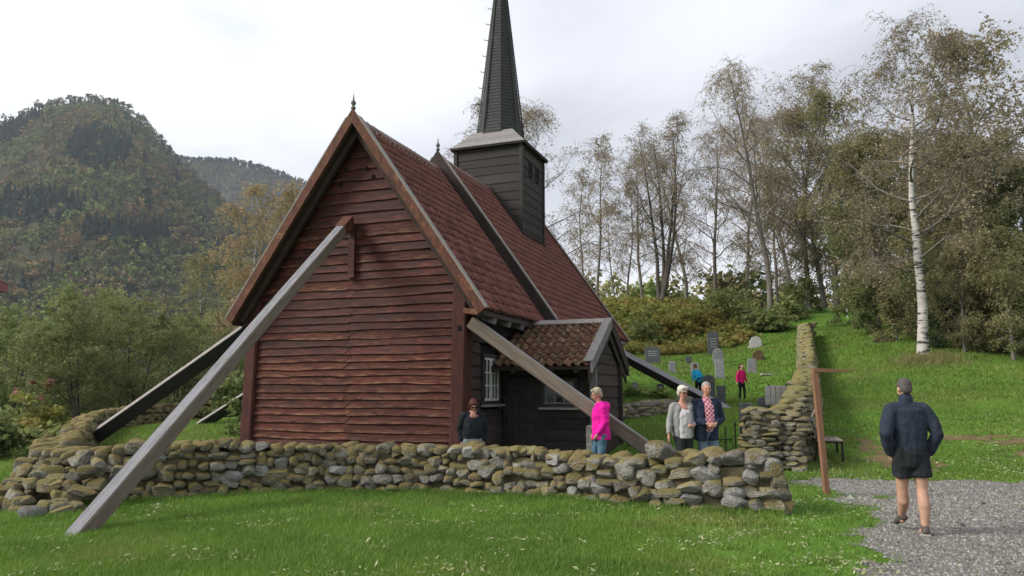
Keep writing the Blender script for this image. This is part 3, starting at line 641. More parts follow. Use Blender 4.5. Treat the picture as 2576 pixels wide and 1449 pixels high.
def prop(p, q, w, h, label, m_top, m_side, head=False, roll=0.0, sunk=.25):
    """squared timber from foot p to head q: its upper face is bleached, the others darker; brown ones carry painted shade"""
    p, q = Vector(p), Vector(q); d = (q - p).normalized(); L = (q - p).length
    root = empty('timber_prop', p, 0, label, 'timber prop', 'timber props shoring the church')
    x = d.cross(Vector((0, 0, 1))).normalized(); z = x.cross(d).normalized()
    rot = Matrix.Rotation(roll, 3, d); x = rot @ x; z = rot @ z
    Rm = Matrix((x, z.cross(x) * 0 + z, d)).transposed() if False else Matrix(((x.x, z.x, d.x), (x.y, z.y, d.y), (x.z, z.z, d.z)))
    M = Rm.to_4x4()
    a, c, k = w / 2, h / 2, .018
    sec = [(-a + k, -c), (a - k, -c), (a, -c + k), (a, c - k), (a - k, c), (-a + k, c), (-a, c - k), (-a, -c + k)]
    ns = 12; V = []
    for i in range(ns + 1):
        t = i / ns; wob = .006
        V += [(u * (1 + .015 * math.sin(t * 9)) + wob * math.sin(t * 7 + w), v + wob * math.cos(t * 5), -sunk + (L + sunk) * t) for u, v in sec]
    b = MB(); n = 8
    for i in range(ns):
        for j in range(n):
            pass
    bo = MB(); base = 0
    F = [(i * n + j, i * n + (j + 1) % n, (i + 1) * n + (j + 1) % n, (i + 1) * n + j) for i in range(ns) for j in range(n)]
    top = {3, 4, 5}
    Ft = [f for i, f in enumerate(F) if i % n in (4,)]; Fs = [f for i, f in enumerate(F) if i % n not in (4,)] + [tuple(range(n))[::-1], tuple(range(ns * n, ns * n + n))]
    me = bpy.data.meshes.new('timber'); me.from_pydata(V, [], Fs + Ft); me.materials.append(m_side); me.materials.append(m_top)
    me.polygons.foreach_set('material_index', [0] * len(Fs) + [1] * len(Ft)); me.update()
    o = link('timber', me, root); o.matrix_local = M
    if head:
        b = MB(); b.box((-a * 1.12, -c * 1.15, L - .52), (a * 1.12, c * 1.08, L + .02), m_barge, M); b.build('head_block', root)
    return root
prop((-5.0, 8.97, -.01), c2w(-2.80, -.13, 5.40), .20, .22, 'long grey timber prop leaning on the red gable across the stone wall', m_prop, m_propside, head=True)
pr = prop(c2w(4.55, .2, -.02), c2w(.16, .0, 3.04), .23, .25, 'grey timber prop slanting past the porch beside the pink jacket', m_prop, m_propside)
prop(c2w(-10.0, -.30, .40), c2w(-5.42, .05, 3.16), .20, .32, 'dark timber prop with bleached top reaching left from the gable corner', m_cap, m_proptar, roll=.75)
pb = prop(c2w(-11.0, 3.85, .30), c2w(-5.56, 3.85, 3.2), .17, .28, 'short looking timber prop low at the left behind the long prop', m_cap, m_proptar, roll=.75)
b = MB(); b.box((-.55, -.2, -.14), (.55, .2, .03), m_cap); o = b.build('foot_plate', pb); o.rotation_euler = (0, 0, -TH)
prop(c2w(4.25, 10.5, 1.0), c2w(.2, 10.5, 3.25), .26, .30, 'far timber prop behind the porch ending by the graves', m_prop, m_proptar, roll=-.65)

# ------------------------------------------------------------------ dry stone walls
def rock_mesh(name, seed, m, sub=3, sharp=5, noise_amp=.10):
    rr = random.Random(seed); bm = bmesh.new(); bmesh.ops.create_icosphere(bm, subdivisions=sub, radius=1.0)
    planes = []
    for _ in range(sharp):
        v = Vector((rr.gauss(0, 1), rr.gauss(0, 1), rr.gauss(0, 1))).normalized(); planes.append((v, rr.uniform(.50, .80)))
    for v in bm.verts:
        p = v.co.copy()
        for n_, d in planes:
            k = p.dot(n_)
            if k > d: p -= n_ * (k - d) * .93
        p *= 1 + noise_amp * mnoise.noise(p * 1.6 + Vector((seed, 0, 0))) + noise_amp * .55 * mnoise.noise(p * 4.5 + Vector((0, seed, 0)))
        # boxier than a ball
        p = Vector([math.copysign(abs(c) ** .82, c) for c in p])
        v.co = p
    me = bpy.data.meshes.new(name); bm.to_mesh(me); bm.free(); me.materials.append(m)
    me.polygons.foreach_set('use_smooth', [True] * len(me.polygons)); me.update(); return me
moss = (.20, .165, .055); moss2 = (.085, .085, .018)
def stone_mat(name, c1, c2, m_lo, m_st, mc=moss):
    return mat(name, c1, c2, 1.6, layers=[((.34, .33, .31), 4.5, (1, 1, 1), .58, .70, .55), ((.07, .065, .058), 2.6, (1, 1, 1), .56, .74, .6), ((.17, .10, .035), 1.5, (1, 1, 1), .60, .72, .55), ('up', mc, m_lo, m_lo + .55, 1.1, m_st)],
               rough=.95, rand=.3, bump=(5, (1, 1, 1), .7, .16), spec=.12, randhue=.012)
m_stoneA = stone_mat('fieldstone', (.22, .21, .185), (.34, .325, .29), .30, .85)
m_stoneB = stone_mat('mossy_fieldstone', (.215, .195, .15), (.31, .285, .23), -.15, .85)
m_stoneC = stone_mat('mossy_flat_stone', (.21, .19, .155), (.30, .275, .23), .0, .85, (.21, .18, .075))
m_stonebare = stone_mat('bare_grey_stone', (.24, .235, .225), (.34, .335, .32), .75, .7)
m_rubble = mat('rubble_fill', (.10, .09, .055), (.15, .125, .075), 4, rough=1.0, bump=(9, (1, 1, 1), .9, .06))
ROCKS = {m: [rock_mesh('fieldstone', 10 * k + i, m, 4, 8 + i % 5) for i in range(9)] for k, m in enumerate((m_stoneA, m_stoneB, m_stoneC, m_stonebare))}
ROCKS_LO = [rock_mesh('low_stone', 900 + i, m_stoneA, 2, 5) for i in range(6)]
def path_eval(pts):
    P = [Vector((p[0], p[1], 0)) for p in pts]; seg = [(P[i + 1] - P[i]).length for i in range(len(P) - 1)]; L = sum(seg)
    def at(s):
        s = max(0, min(L - 1e-6, s)); i = 0
        while s > seg[i]: s -= seg[i]; i += 1
        t = s / seg[i]
        # soften corners by blending neighbouring directions
        d = (P[i + 1] - P[i]).normalized()
        if t > .5 and i + 2 < len(P): d2 = (P[i + 2] - P[i + 1]).normalized(); d = d.lerp(d2, (t - .5)).normalized()
        elif t < .5 and i > 0: d0 = (P[i] - P[i - 1]).normalized(); d = d.lerp(d0, (.5 - t)).normalized()
        return P[i].lerp(P[i + 1], t), d
    return at, L
class StoneBin:
    """first `limit` stones are objects of their own, the rest one mass of stones"""
    def __init__(s, parent, limit): s.parent, s.limit, s.n, s.VV, s.FF, s.nv = parent, limit, 0, [], [], 0; s.cand = []
    def put(s, me, M, prio): s.cand.append((prio, me, M))
    def flush(s, loc):
        s.cand.sort(key=lambda t: -t[0]); T = Matrix.Translation(-Vector(loc))
        for i, (p, me, M) in enumerate(s.cand):
            if i < s.limit and p > 0: o = link('stone', me, s.parent); o.matrix_local = T @ M
            else:
                lo = ROCKS_LO[i % len(ROCKS_LO)]; A = np.array(T @ M); V0 = np.array([v.co[:] for v in lo.vertices]); F0 = np.array([q.vertices[:] for q in lo.polygons])
                s.VV.append(V0 @ A[:3, :3].T + A[:3, 3]); s.FF.append(F0 + s.nv); s.nv += len(V0)
        if s.VV:
            o = link('packed_stones', np_mesh('packed_stones', np.concatenate(s.VV), [np.concatenate(s.FF)], m_stoneB, True), s.parent); o['kind'] = 'stuff'
def stone_wall(name, label, pts, width, height, size, limit, seed, mats, group='dry stone walls around the churchyard', view_side=-1, flat=.6, both=True, ends=(True, True), fade=0.0, rot=.16, heap=()):
    """pts: centre line; height(s,t), size(t)->(length,height) of the stones; view_side: which side faces the viewer (left -1 / right +1 of travel)"""
    rr = random.Random(seed); at, L = path_eval(pts); loc = (pts[0][0], pts[0][1], gz(*pts[0]))
    root = empty(name, loc, 0, label, 'stone wall', group, 'thing'); sb = StoneBin(root, limit)
    def place(pos, d, l, dp, h, prio, up_tilt=0.0, m=None):
        me = rr.choice(ROCKS[m or mats(rr, pos)])
        n_ = Vector((d.y, -d.x, 0)); 
        Mr = Matrix(((d.x, n_.x, 0), (d.y, n_.y, 0), (0, 0, 1))).to_4x4()
        spin = Matrix.Rotation(rr.uniform(-rot, rot), 4, 'Y') @ Matrix.Rotation(rr.uniform(-.2, .2), 4, 'X') @ Matrix.Rotation(rr.uniform(-.2, .2), 4, 'Z')
        flip = Matrix.Rotation(rr.choice((0, math.pi)), 4, 'Z') @ Matrix.Rotation(rr.choice((0, math.pi)), 4, 'X')
        M = Matrix.Translation(pos) @ Mr @ spin @ Matrix.Diagonal((l, dp, h, 1)) @ flip
        cd = (Vector(pos) - cam.location).length; sb.put(me, M, prio * l * h / cd ** 2 * 1e3)
    for side in ((view_side, -view_side) if both else (view_side,)):
        vis = 1.0 if side == view_side else -1.0
        off0 = 0.0; course = 0
        zrel = 0.0
        while True:
            s = rr.uniform(-.1, .1) ; any_ = False
            hmax = 0
            while s < L:
                t = s / L; H = height(t); l0, h0 = size(t)
                big = rr.random() < .10; l = l0 * (rr.uniform(1.25, 1.6) if big else rr.uniform(.55, 1.35)); h = h0 * (rr.uniform(1.25, 1.6) if big else rr.uniform(.65, 1.2)); hmax = max(hmax, h0)
                if zrel < H - h0 * .45:
                    any_ = True; c, d = at(s + l / 2); n_ = Vector((d.y, -d.x, 0)) * side
                    batter = .16 * (zrel / max(H, .1)); dp = min(width * .33, max(l * .55, .12))
                    g = gz(c.x + n_.x * width * .5, c.y + n_.y * width * .5)
                    pos = c + n_ * (width * .5 - dp * .75 - batter + rr.uniform(-.03, .03)); pos.z = g + zrel + h * .42 + rr.uniform(-.38, .38) * h0
                    place(pos, d, l * .56, dp, h * .62, vis if s + l / 2 < L * (1 - 0) else vis)
                s += l * .84
            zrel += hmax * .72; course += 1
            if not any_: break
    # cap stones lying across the top
    rows = max(2, int(width / .33))
    for k in range(rows):
        s = rr.uniform(0, .2); q = (k + .5) / rows - .5
        while s < L:
            t = s / L; H = height(t); l0, h0 = size(t); l = l0 * rr.uniform(.7, 1.35); c, d = at(s + l / 2); n_ = Vector((d.y, -d.x, 0)); w_ = width - .32
            pos = c + n_ * (q * w_ + rr.uniform(-.04, .04)); pos.z = gz(pos.x, pos.y) + H + h0 * rr.uniform(-.32, .02)
            place(pos, d, l * .54, w_ / rows * .75, h0 * .55, .6 + .35 * (1 if (q * view_side > 0) else 0)); s += l * .9
    for (hx_, hy_, hz_, l, h) in heap:
        place(Vector((hx_, hy_, gz(hx_, hy_) + hz_)), Vector((1, 0, 0)), l, l * .8, h, 1.2)
    # end faces
    for e, do in zip((0, L), ends):
        if not do: continue
        c, d = at(e); sg = -1 if e == 0 else 1; H = height(0 if e == 0 else 1); l0, h0 = size(0 if e == 0 else 1); z = 0
        while z < H - h0 * .3:
            u = -width / 2 + .05
            while u < width / 2 - .05:
                l = l0 * rr.uniform(.5, .95); n_ = Vector((d.y, -d.x, 0)); pos = c + n_ * (u + l / 2) + d * sg * (.04 - .14 * z / H); pos.z = gz(pos.x, pos.y) + z + h0 * .42
                place(pos, n_, l * .56, l0 * .4, h0 * .62, 1.0); u += l * .9
            z += h0 * .85
    # fill
    ns = max(4, int(L / .5)); V = []; F = []
    for i in range(ns + 1):
        s = L * i / ns; c, d = at(s); n_ = Vector((d.y, -d.x, 0)); H = height(i / ns); sh = (.12 if i == 0 else (-.12 if i == ns else 0)); c = c + d * sh
        for a, z in ((-.36, -.3), (.36, -.3), (.27, H - .10), (-.27, H - .10)):
            p = c + n_ * a * width; V.append((p.x, p.y, gz(p.x, p.y) + z))
    for i in range(ns):
        p = i * 4; q = p + 4; F += [(p + j, p + (j + 1) % 4, q + (j + 1) % 4, q + j) for j in range(4)]
    F += [(3, 2, 1, 0), (ns * 4, ns * 4 + 1, ns * 4 + 2, ns * 4 + 3)]
    o = MB().add(V, F, m_rubble).build('rubble_fill', root); o.location = -Vector(loc)
    sb.flush(loc); return root
FW = [(3.68, 10.58), (2.6, 10.85), (1.3, 11.6), (0.2, 12.3), (-1.3, 12.75), (-2.8, 12.85), (-4.2, 12.45), (-5.4, 11.95), (-6.4, 11.7), (-7.2, 12.15), (-8.1, 13.5), (-9.1, 15.6)]
def fw_mat(rr, p):
    u = rr.random()
    if p.x < -4.8: return m_stoneB if u < .75 else m_stoneA
    if p.x > 2.4: return m_stonebare if u < .38 else (m_stoneA if u < .8 else m_stoneB)
    return m_stoneB if u < .46 else (m_stoneA if u < .88 else m_stonebare)
def fw_h(t): return .72 - .10 * math.exp(-((t - .17) / .09) ** 2) + .10 * smooth01((t - .0) / .12) * 0 - .05 * math.sin(t * 20) * .6 + (.06 if t > .55 else 0)
def fw_size(t):
    a = 1 - float(smooth01(t / .32)); return (.23 + .085 * a, .15 + .045 * a)
_hr = random.Random(6); HEAP = []
for _ in range(64):       # the left corner has slumped into a low heap
    t_ = _hr.random() * .62; r_ = _hr.random() ** .8; cx_, cy_ = -5.9 - 2.6 * t_, 11.45 + 1.6 * t_ * t_; dx_, dy_ = -.55 * t_ - .15, -.85 + .35 * t_
    q_ = .30 + .72 * r_; HEAP.append((cx_ + dx_ * q_ + _hr.uniform(-.12, .12), cy_ + dy_ * q_ + _hr.uniform(-.1, .1), max(.03, .62 * (1 - r_) ** 1.1 + _hr.uniform(-.05, .08)), _hr.uniform(.11, .22), _hr.uniform(.07, .13)))
stone_wall('dry_stone_wall', 'mossy dry stone wall of rounded boulders along the front lawn', FW, .95, fw_h, fw_size, 300, 21, fw_mat, view_side=-1, ends=(True, False), heap=HEAP)
LW = [(-9.3, 15.9), (-10.9, 19.2), (-12.2, 22.5), (-12.4, 26.5), (-10.2, 28.2), (-7.0, 28.6)]
stone_wall('dry_stone_wall', 'low mossy stone wall at the far left behind the lawn', LW, .8, lambda t: .62, lambda t: (.32, .16), 130, 22, lambda rr, p: m_stoneB if rr.random() < .7 else m_stoneC, view_side=1, both=False, ends=(False, False))
RW = [(5.52, 15.75), (6.1, 16.7), (6.8, 18.0), (7.85, 20.3), (9.3, 23.8), (10.6, 27.0), (12.2, 31.0), (14.0, 35.6), (15.6, 39.8)]
def rw_mat(rr, p): return m_stoneC if rr.random() < .62 else m_stoneA
stone_wall('dry_stone_wall', 'long stone wall of flat stones running uphill beside the grass lane', RW, .82, lambda t: 1.12 - .25 * t, lambda t: (.36, .115), 290, 23, rw_mat, view_side=1, flat=.3, rot=.06)
SW = [(5.5, 15.85), (4.98, 15.9)]
stone_wall('dry_stone_wall', 'short return of the stone wall beside the gateway, stacked from flat stones', SW, .8, lambda t: 1.16, lambda t: (.34, .115), 120, 24, lambda rr, p: m_stoneA if rr.random() < .7 else m_stoneC, view_side=-1, ends=(False, True), rot=.06)
TW = [(3.0, 21.2), (4.9, 21.4)]
stone_wall('retaining_wall', 'low dark retaining wall across the lawn behind the porch', TW, .4, lambda t: .34, lambda t: (.35, .12), 40, 25, lambda rr, p: m_stoneA, group='low walls', view_side=1, both=False, rot=.05)
# loose boulders at the left end of the wall
for i, (x, y, s, lb) in enumerate(((-6.95, 10.95, .12, 'round grey boulder lying on the grass at the wall corner'), (-6.35, 10.2, .14, 'pale boulder sunk in the grass left of the long prop'))):
    o = link('boulder', rock_mesh('boulder', 300 + i, m_stonebare, 3, 5)); o.location = (x, y, gz(x, y) + s * .45); o.scale = (s * 1.25, s * .9, s * .75); o.rotation_euler = (0, .1, i * .8); tag(o, lb, 'boulder')

# ------------------------------------------------------------------ gate post with arm
def px(u, v, D):            # photo-measured bearing to world, used for siting things at a known distance
    P = math.atan(260.5 / 1880); x = (u - 1288) / 1880; y = -(v - 724.5) / 1880
    d = Vector((x, math.cos(P) - y * math.sin(P), math.sin(P) + y * math.cos(P))); return Vector((0, 0, 1.62)) + d * (D / d.y)
m_gate = mat('brown_gate_wood', (.24, .125, .072), (.18, .095, .058), 4, (10, 10, 1), layers=[((.32, .17, .09), 3, (8, 8, 1), .58, .72, .6)], rough=.75, bump=(12, (14, 14, 1), .4, .006))
gp = empty('gate_post', (4.97, 12.1, 0), 0, 'leaning brown wooden post with a tapering top arm by the gateway', 'gate post')
b = MB(); b.beam((0, 0, -.3), (-.10, 0, 1.93), .085, .085, up=(0, 1, 0), m=m_gate, bev=.006); b.build('post', gp)
b = MB()
b.prism([(-.13, 1.93), (.12, 1.925), (.53, 1.952), (.54, 1.962), (.12, 1.985), (-.13, 1.99)], -.05, .04, m_gate); b.build('top_arm', gp)
b = MB(); b.beam((-.06, .06, 1.98), (-.16, .10, 2.05), .03, .03, m=m_cap); b.build('peg', gp)
b = MB(); b.beam((-.16, .07, 1.22), (-.05, .05, 1.42), .035, .02, m=m_cap); b.build('latch_bar', gp)

# ------------------------------------------------------------------ benches
m_slat = mat('bench_slat_wood', (.16, .13, .11), (.22, .185, .165), 4, (1, 12, 12), rough=.75, rand=.15, bump=(12, (1, 16, 16), .4, .006))
m_slatg = mat('grey_bench_slat', (.30, .29, .28), (.20, .19, .185), 4, (1, 12, 12), rough=.85, rand=.15, bump=(12, (1, 16, 16), .5, .006))
def bench(loc, rz, label, m, L=1.5, back=True, back_only=False):
    r = empty('bench', loc, rz, label, 'bench', 'slatted benches')
    nb = 4
    for i in range(nb):
        y = -.22 + i * .135
        for (x0, x1) in ((-L / 2, -.012), (.012, L / 2)):
            b = MB(); b.box((x0, y, .425), (x1, y + .115, .455), m); b.build('seat_slat', r)
    if back:
        for i in range(2):
            z = .58 + i * .17; y = .33 + i * .06; b = MB(); b.beam((-L / 2, y, z), (L / 2, y, z), .13, .028, up=(0, -.95, .3), m=m); b.build('back_slat', r)
    for x in (-L / 2 + .08, L / 2 - .08):
        f = MB(); f.beam((x, -.20, .0), (x, -.20, .425), .045, .045, up=(0, 1, 0), m=m_iron); f.build('leg', r)
        f = MB(); f.tube([(x, .34, .0), (x, .27, .42), (x, .40, .86)], .024, 6, m_iron); f.build('leg', r)
        f = MB(); f.beam((x, -.22, .405), (x, .30, .405), .04, .035, m=m_iron); f.build('rail', r)
    return r
bx_, by_ = 6.98, 16.75
bench((bx_, by_, gz(bx_, by_)), R(90 - 18), 'brown slatted bench on dark iron legs beside the long stone wall', m_slat, 1.3)
b2 = px(1952, 1012, 21.0)
gb = bench((b2.x, b2.y, gz(b2.x, b2.y)), R(180 - 10), 'small grey plank bench among the graves by the wall end', m_slatg, .62, True)
for i in range(5):      # upright grey boards on its back
    b = MB(); x = -.28 + i * .14; b.box((x - .062, .42, .30), (x + .062, .45, .80 + .02 * (i % 2)), m_slatg); b.build('back_board', gb)

# ------------------------------------------------------------------ graves
m_gA = mat('light_granite', (.24, .245, .25), (.17, .175, .18), 9, layers=[((.12, .13, .07), 3, (1, 1, 1), .58, .72, .5)], rough=.8, rand=.2, bump=(14, (1, 1, 1), .3, .01))
m_gB = mat('dark_granite', (.050, .054, .060), (.085, .09, .095), 9, layers=[((.13, .14, .11), 4, (1, 1, 1), .6, .72, .5)], rough=.6, rand=.25, bump=(14, (1, 1, 1), .3, .01))
m_gC = mat('mossy_gravestone', (.12, .075, .035), (.06, .055, .035), 6, layers=[((.18, .13, .06), 5, (1, 1, 1), .5, .65, .7)], rough=.9, bump=(9, (1, 1, 1), .6, .02))
m_gD = mat('pale_stone', (.42, .42, .41), (.33, .33, .32), 7, rough=.85, bump=(9, (1, 1, 1), .5, .02))
m_letter = mat('engraved_letters', (.30, .31, .32), rough=.7)
def outline(w, h, kind):
    a = w / 2
    if kind == 'round': return [(-a, 0), (a, 0), (a, h - a)] + [(a * math.cos(t), h - a + a * math.sin(t)) for t in np.linspace(.3, math.pi - .3, 7)] + [(-a, h - a)]
    if kind == 'arch': return [(-a, 0), (a, 0), (a, h - a * .4)] + [(a * math.cos(t), h - a * .4 + a * .4 * math.sin(t)) for t in np.linspace(.4, math.pi - .4, 5)] + [(-a, h - a * .4)]
    if kind == 'point': return [(-a, 0), (a, 0), (a * 1.05, h * .72), (a * .5, h * .95), (0, h), (-a * .5, h * .95), (-a * 1.0, h * .72)]
    if kind == 'boulder': return [(-a * .9, 0), (a * .95, 0), (a, h * .45), (a * .75, h * .85), (a * .1, h), (-a * .55, h * .92), (-a, h * .5)]
    return [(-a, 0), (a, 0), (a * .97, h), (-a * .97, h)]
def grave(u, vtop, vbase, wpx, D, kind, m, label, th=.14, text=0, rz=0.0):
    p = px(u, vbase, D); z = gz(p.x, p.y); w = wpx / 1880 * D; h = (vbase - vtop) / 1880 * D * 1.02
    r = empty('gravestone', (p.x, p.y, z), rz + math.atan2(-p.x, p.y) * .6, label, 'gravestone', 'gravestones in the churchyard')
    dz = p.z - z
    b = MB(); b.prism(outline(w, h + max(dz, 0), kind), -th / 2, th / 2, m); me = b.mesh('slab'); bevel(me, min(.018, th * .12), 2); link('slab', me, r)
    b = MB(); b.box((-w * .62, -th * .9, -.2), (w * .62, th * .9, .05), m); b.build('plinth', r)
    for i in range(text):
        b = MB(); ww = w * (.30 - .05 * (i % 2)); zz_ = h * (.68 - .12 * i); b.box((-ww, -th / 2 - .004, zz_), (ww, -th / 2 + .002, zz_ + .03), m_letter); b.build('inscription_line', r)
    return r
G = grave
G(1795, 838, 895, 27, 40, 'arch', m_gB, 'tallest dark gravestone standing against the bracken bank', text=4)
G(1807, 885, 922, 25, 37, 'point', m_gA, 'pale pointed gravestone just below the tallest dark one')
G(1811, 906, 952, 22, 33, 'arch', m_gA, 'slim grey gravestone in front of the pale pointed one')
G(1902, 866, 892, 29, 41, 'boulder', m_gD, 'whitish rounded boulder gravestone highest on the right of the lawn', th=.35)
G(1908, 896, 921, 27, 37, 'round', m_gC, 'brown mossy round gravestone below the whitish boulder', th=.2)
G(1733, 904, 921, 14, 37, 'slab', m_gB, 'small dark square gravestone in the middle of the lawn')
G(1749, 921, 953, 20, 33, 'arch', m_gA, 'plain grey gravestone above the blue jacket')
G(1692, 918, 946, 17, 33, 'slab', m_gA, 'narrow light gravestone just right of the far prop')
G(1642, 884, 926, 38, 37, 'arch', m_gB, 'broad dark gravestone half hidden behind the far prop', text=3)
G(1597, 968, 1000, 17, 26, 'round', m_gA, 'grey round-topped gravestone nearest the porch with leafy plants', text=2)
G(1662, 968, 1000, 17, 26, 'arch', m_gB, 'two-tone gravestone with leafy plants beside the far prop', text=3)
G(1783, 944, 986, 30, 27, 'round', m_gB, 'dark round-topped gravestone right of the blue jacket', th=.2)
G(1815, 972, 1022, 22, 24.5, 'slab', m_gB, 'upright dark slab at the foot of the far prop')
rg = G(1878, 1016, 1068, 33, 18, 'slab', m_gB, 'dark square gravestone with red lantern beside the wall end')
G(1919, 1000, 1018, 26, 21, 'arch', m_gB, 'low dark gravestone left of the grey bench')
G(1893, 921, 955, 22, 34, 'slab', m_gA, 'grey slab gravestone behind the pink jacketed child')
G(1571, 769, 782, 26, 57, 'boulder', m_gB, 'dark gravestone on the bank top beside the far roof edge')
G(1676, 767, 781, 24, 57, 'boulder', m_gB, 'dark gravestone at the foot of the many stemmed tree')
G(1707, 765, 781, 22, 57, 'round', m_gB, 'dark round gravestone right of the many stemmed tree')
G(1893, 760, 779, 10, 57, 'slab', m_gB, 'dark slim gravestone on the bank left of the white one')
G(1905, 757, 778, 9, 57, 'slab', m_gD, 'white slim gravestone on the bank top near the thick birch')
G(1917, 763, 779, 10, 57, 'slab', m_gB, 'dark slim gravestone on the bank right of the white one')
m_redfl = mat('red_flower', (.42, .02, .025), (.25, .015, .02), 20, rough=.6)
m_hosta = mat('pale_leaf_plant', (.16, .26, .05), (.34, .38, .12), 10, rough=.6, transl=.2)
m_leafdk = mat('dark_leaf', (.035, .075, .018), (.06, .10, .025), 8, rough=.6, transl=.15)
b = MB(); b.lathe((0, 0, 0), [(.05, 0), (.06, .02), (.055, .16), (.03, .2), (.005, .24)], 10, m_redfl)
o = b.build('grave_lantern', None, True); p = px(1877, 1074, 17.6); o.location = (p.x, p.y, gz(p.x, p.y)); tag(o, 'red grave lantern in front of the dark square gravestone', 'lantern')
def leaf_clump(name, loc, rad, n, m, size, label, cat, seed, flat=.7, group=None, mats=None):
    rr = random.Random(seed); V = []; F = []
    for _ in range(n):
        th_ = rr.uniform(0, 6.283); ph_ = rr.uniform(.1, 1.35); r_ = rad * rr.uniform(.5, 1)
        c = Vector((math.cos(th_) * math.cos(ph_), math.sin(th_) * math.cos(ph_), math.sin(ph_) * flat)) * r_
        d = Vector((math.cos(th_), math.sin(th_), rr.uniform(-.4, .6))).normalized(); s = Vector((-d.y, d.x, rr.uniform(-.3, .3))).normalized(); L = size * rr.uniform(.6, 1.3); k = len(V)
        V += [c - s * L * .28, c + d * L * .1 + s * 0, c + s * L * .28, c + d * L]; F += [(0 + k, 2 + k, 3 + k)]
    o = link(name, MB().add(V, F, m).mesh(name)); o.location = loc; return tag(o, label, cat, group)
for u, v, D, lb, m, s in ((1597, 1008, 25.6, 'pale green leafy plant at the grave nearest the porch', m_hosta, 1), (1662, 1009, 25.6, 'pale green leafy plant at the two-tone grave', m_hosta, 2)):
    p = px(u, v, D); leaf_clump('grave_plant', (p.x, p.y, gz(p.x, p.y)), .42, 160, m, .20, lb, 'plant', s, .75)
p = px(1603, 915, 37); leaf_clump('grave_flowers', (p.x, p.y, gz(p.x, p.y)), .45, 160, m_redfl, .10, 'patch of red grave flowers left of the far prop', 'flowers', 5, .6)
p = px(1935, 943, 33); b = MB(); b.box((-.35, -.12, 0), (.35, .12, .07), m_gD); o = b.build('ledger_stone'); o.location = (p.x, p.y, gz(p.x, p.y)); tag(o, 'pale flat stone lying on the lawn right of the pink child', 'stone')
# iron cross and iron grave post in front of the wall end
p = px(1826, 1122, 16.2); c = empty('iron_cross', (p.x, p.y, gz(p.x, p.y)), 0, 'thin black wrought iron grave cross behind the couple', 'cross')
b = MB(); b.tube([(0, 0, 0), (0, 0, .78)], .014, 6, m_iron); b.build('upright', c); b = MB(); b.tube([(-.17, 0, .50), (.17, 0, .50)], .013, 6, m_iron); b.build('crossbar', c)
for s in (-1, 1):
    b = MB(); b.tube([(0, 0, .26)] + [(s * (.16 * math.sin(t)), 0, .26 - .0 + .12 * (1 - math.cos(t)) ) for t in np.linspace(.3, 2.6, 6)], .009, 5, m_iron); b.build('scroll', c)
o = link('base_stone', rock_mesh('base_stone', 411, m_stoneA, 2), c); o.scale = (.3, .2, .12); o.location = (0, 0, .02)
for u, lb in ((1851, 'tall black iron grave post left of the wall end'), (1866, 'shorter black iron grave post against the wall end')):
    p = px(u, 1128, 16.1); c = empty('iron_post', (p.x, p.y, gz(p.x, p.y)), 0, lb, 'iron post', 'iron grave posts'); h = .80 if u == 1851 else .86
    b = MB(); b.tube([(0, 0, 0), (0, 0, h)], .016, 6, m_iron); b.build('rod', c); b = MB(); b.lathe((0, 0, h), [(.017, 0), (.028, .02), (.02, .05), (.003, .10)], 8, m_iron); b.build('tip', c)
p = px(1483, 1112, 15.35); b = MB(); b.prism([(-.06, 0), (.06, 0), (.055, .95), (.03, .98), (-.055, .96)], -.18, .18, m_stonebare); o = b.build('standing_slab'); o.location = (p.x, p.y, gz(p.x, p.y) - .02); o.rotation_euler = (0, 0, -TH + .2); tag(o, 'grey upright stone slab at the porch corner', 'stone')
p = px(1600, 1086, 18.3); z = gz(p.x, p.y); o = link('dark_bundle', rock_mesh('dark_bundle', 77, mat('dark_blue_cloth', (.02, .03, .045), (.05, .06, .075), 6, rough=.8), 3, 3, .3)); o.location = (p.x, p.y, z + .06); o.scale = (.20, .13, .085); tag(o, 'small dark blue bundle lying on the lawn past the porch prop', 'bundle')

# ------------------------------------------------------------------ trees
m_birchbark = mat('birch_bark', (.50, .48, .45), (.36, .34, .31), 2, (1, 1, 3), layers=[((.03, .027, .025), 1.9, (1, 1, 4.5), .53, .58, .95), ((.045, .04, .036), 1.3, (1, 1, 1.5), .60, .68, .85)], rough=.85, coords='Object', bump=(10, (1, 1, 5), .5, .03))
m_greybark = mat('grey_bark', (.19, .17, .15), (.11, .098, .088), 3, (1, 1, .5), layers=[((.17, .16, .13), 2, (1, 1, 1), .58, .7, .6)], rough=.9, bump=(9, (1, 1, .4), .7, .04))
m_darkbark = mat('dark_bark', (.085, .073, .062), (.055, .048, .042), 3, (1, 1, .5), rough=.9, bump=(9, (1, 1, .4), .7, .04))
m_twig = mat('twig_bark', (.16, .13, .11), (.11, .09, .078), 3, rough=.9)
def leaf_mat(name, c1, c2, c3=None):
    return mat(name, c1, c2, .9, layers=[(c3, .45, (1, 1, 1), .5, .68, .75)] if c3 else (), rough=.6, transl=.42, rand=.16, spec=.2, coords='Object', detail=3)
m_lf_sparse = leaf_mat('sparse_birch_leaf', (.40, .33, .22), (.30, .25, .165), (.43, .32, .18))
m_lf_gold = leaf_mat('gold_birch_leaf', (.46, .34, .19), (.36, .27, .15), (.36, .31, .16))
m_lf_olive = leaf_mat('olive_birch_leaf', (.29, .275, .13), (.22, .215, .105), (.33, .27, .14))
m_lf_green = leaf_mat('green_leaf', (.18, .22, .075), (.13, .17, .06), (.25, .25, .09))
m_lf_brown = leaf_mat('brown_leaf', (.33, .275, .175), (.25, .21, .135), (.30, .27, .14))
m_lf_alder = leaf_mat('alder_leaf', (.24, .28, .105), (.17, .21, .08), (.30, .31, .12))
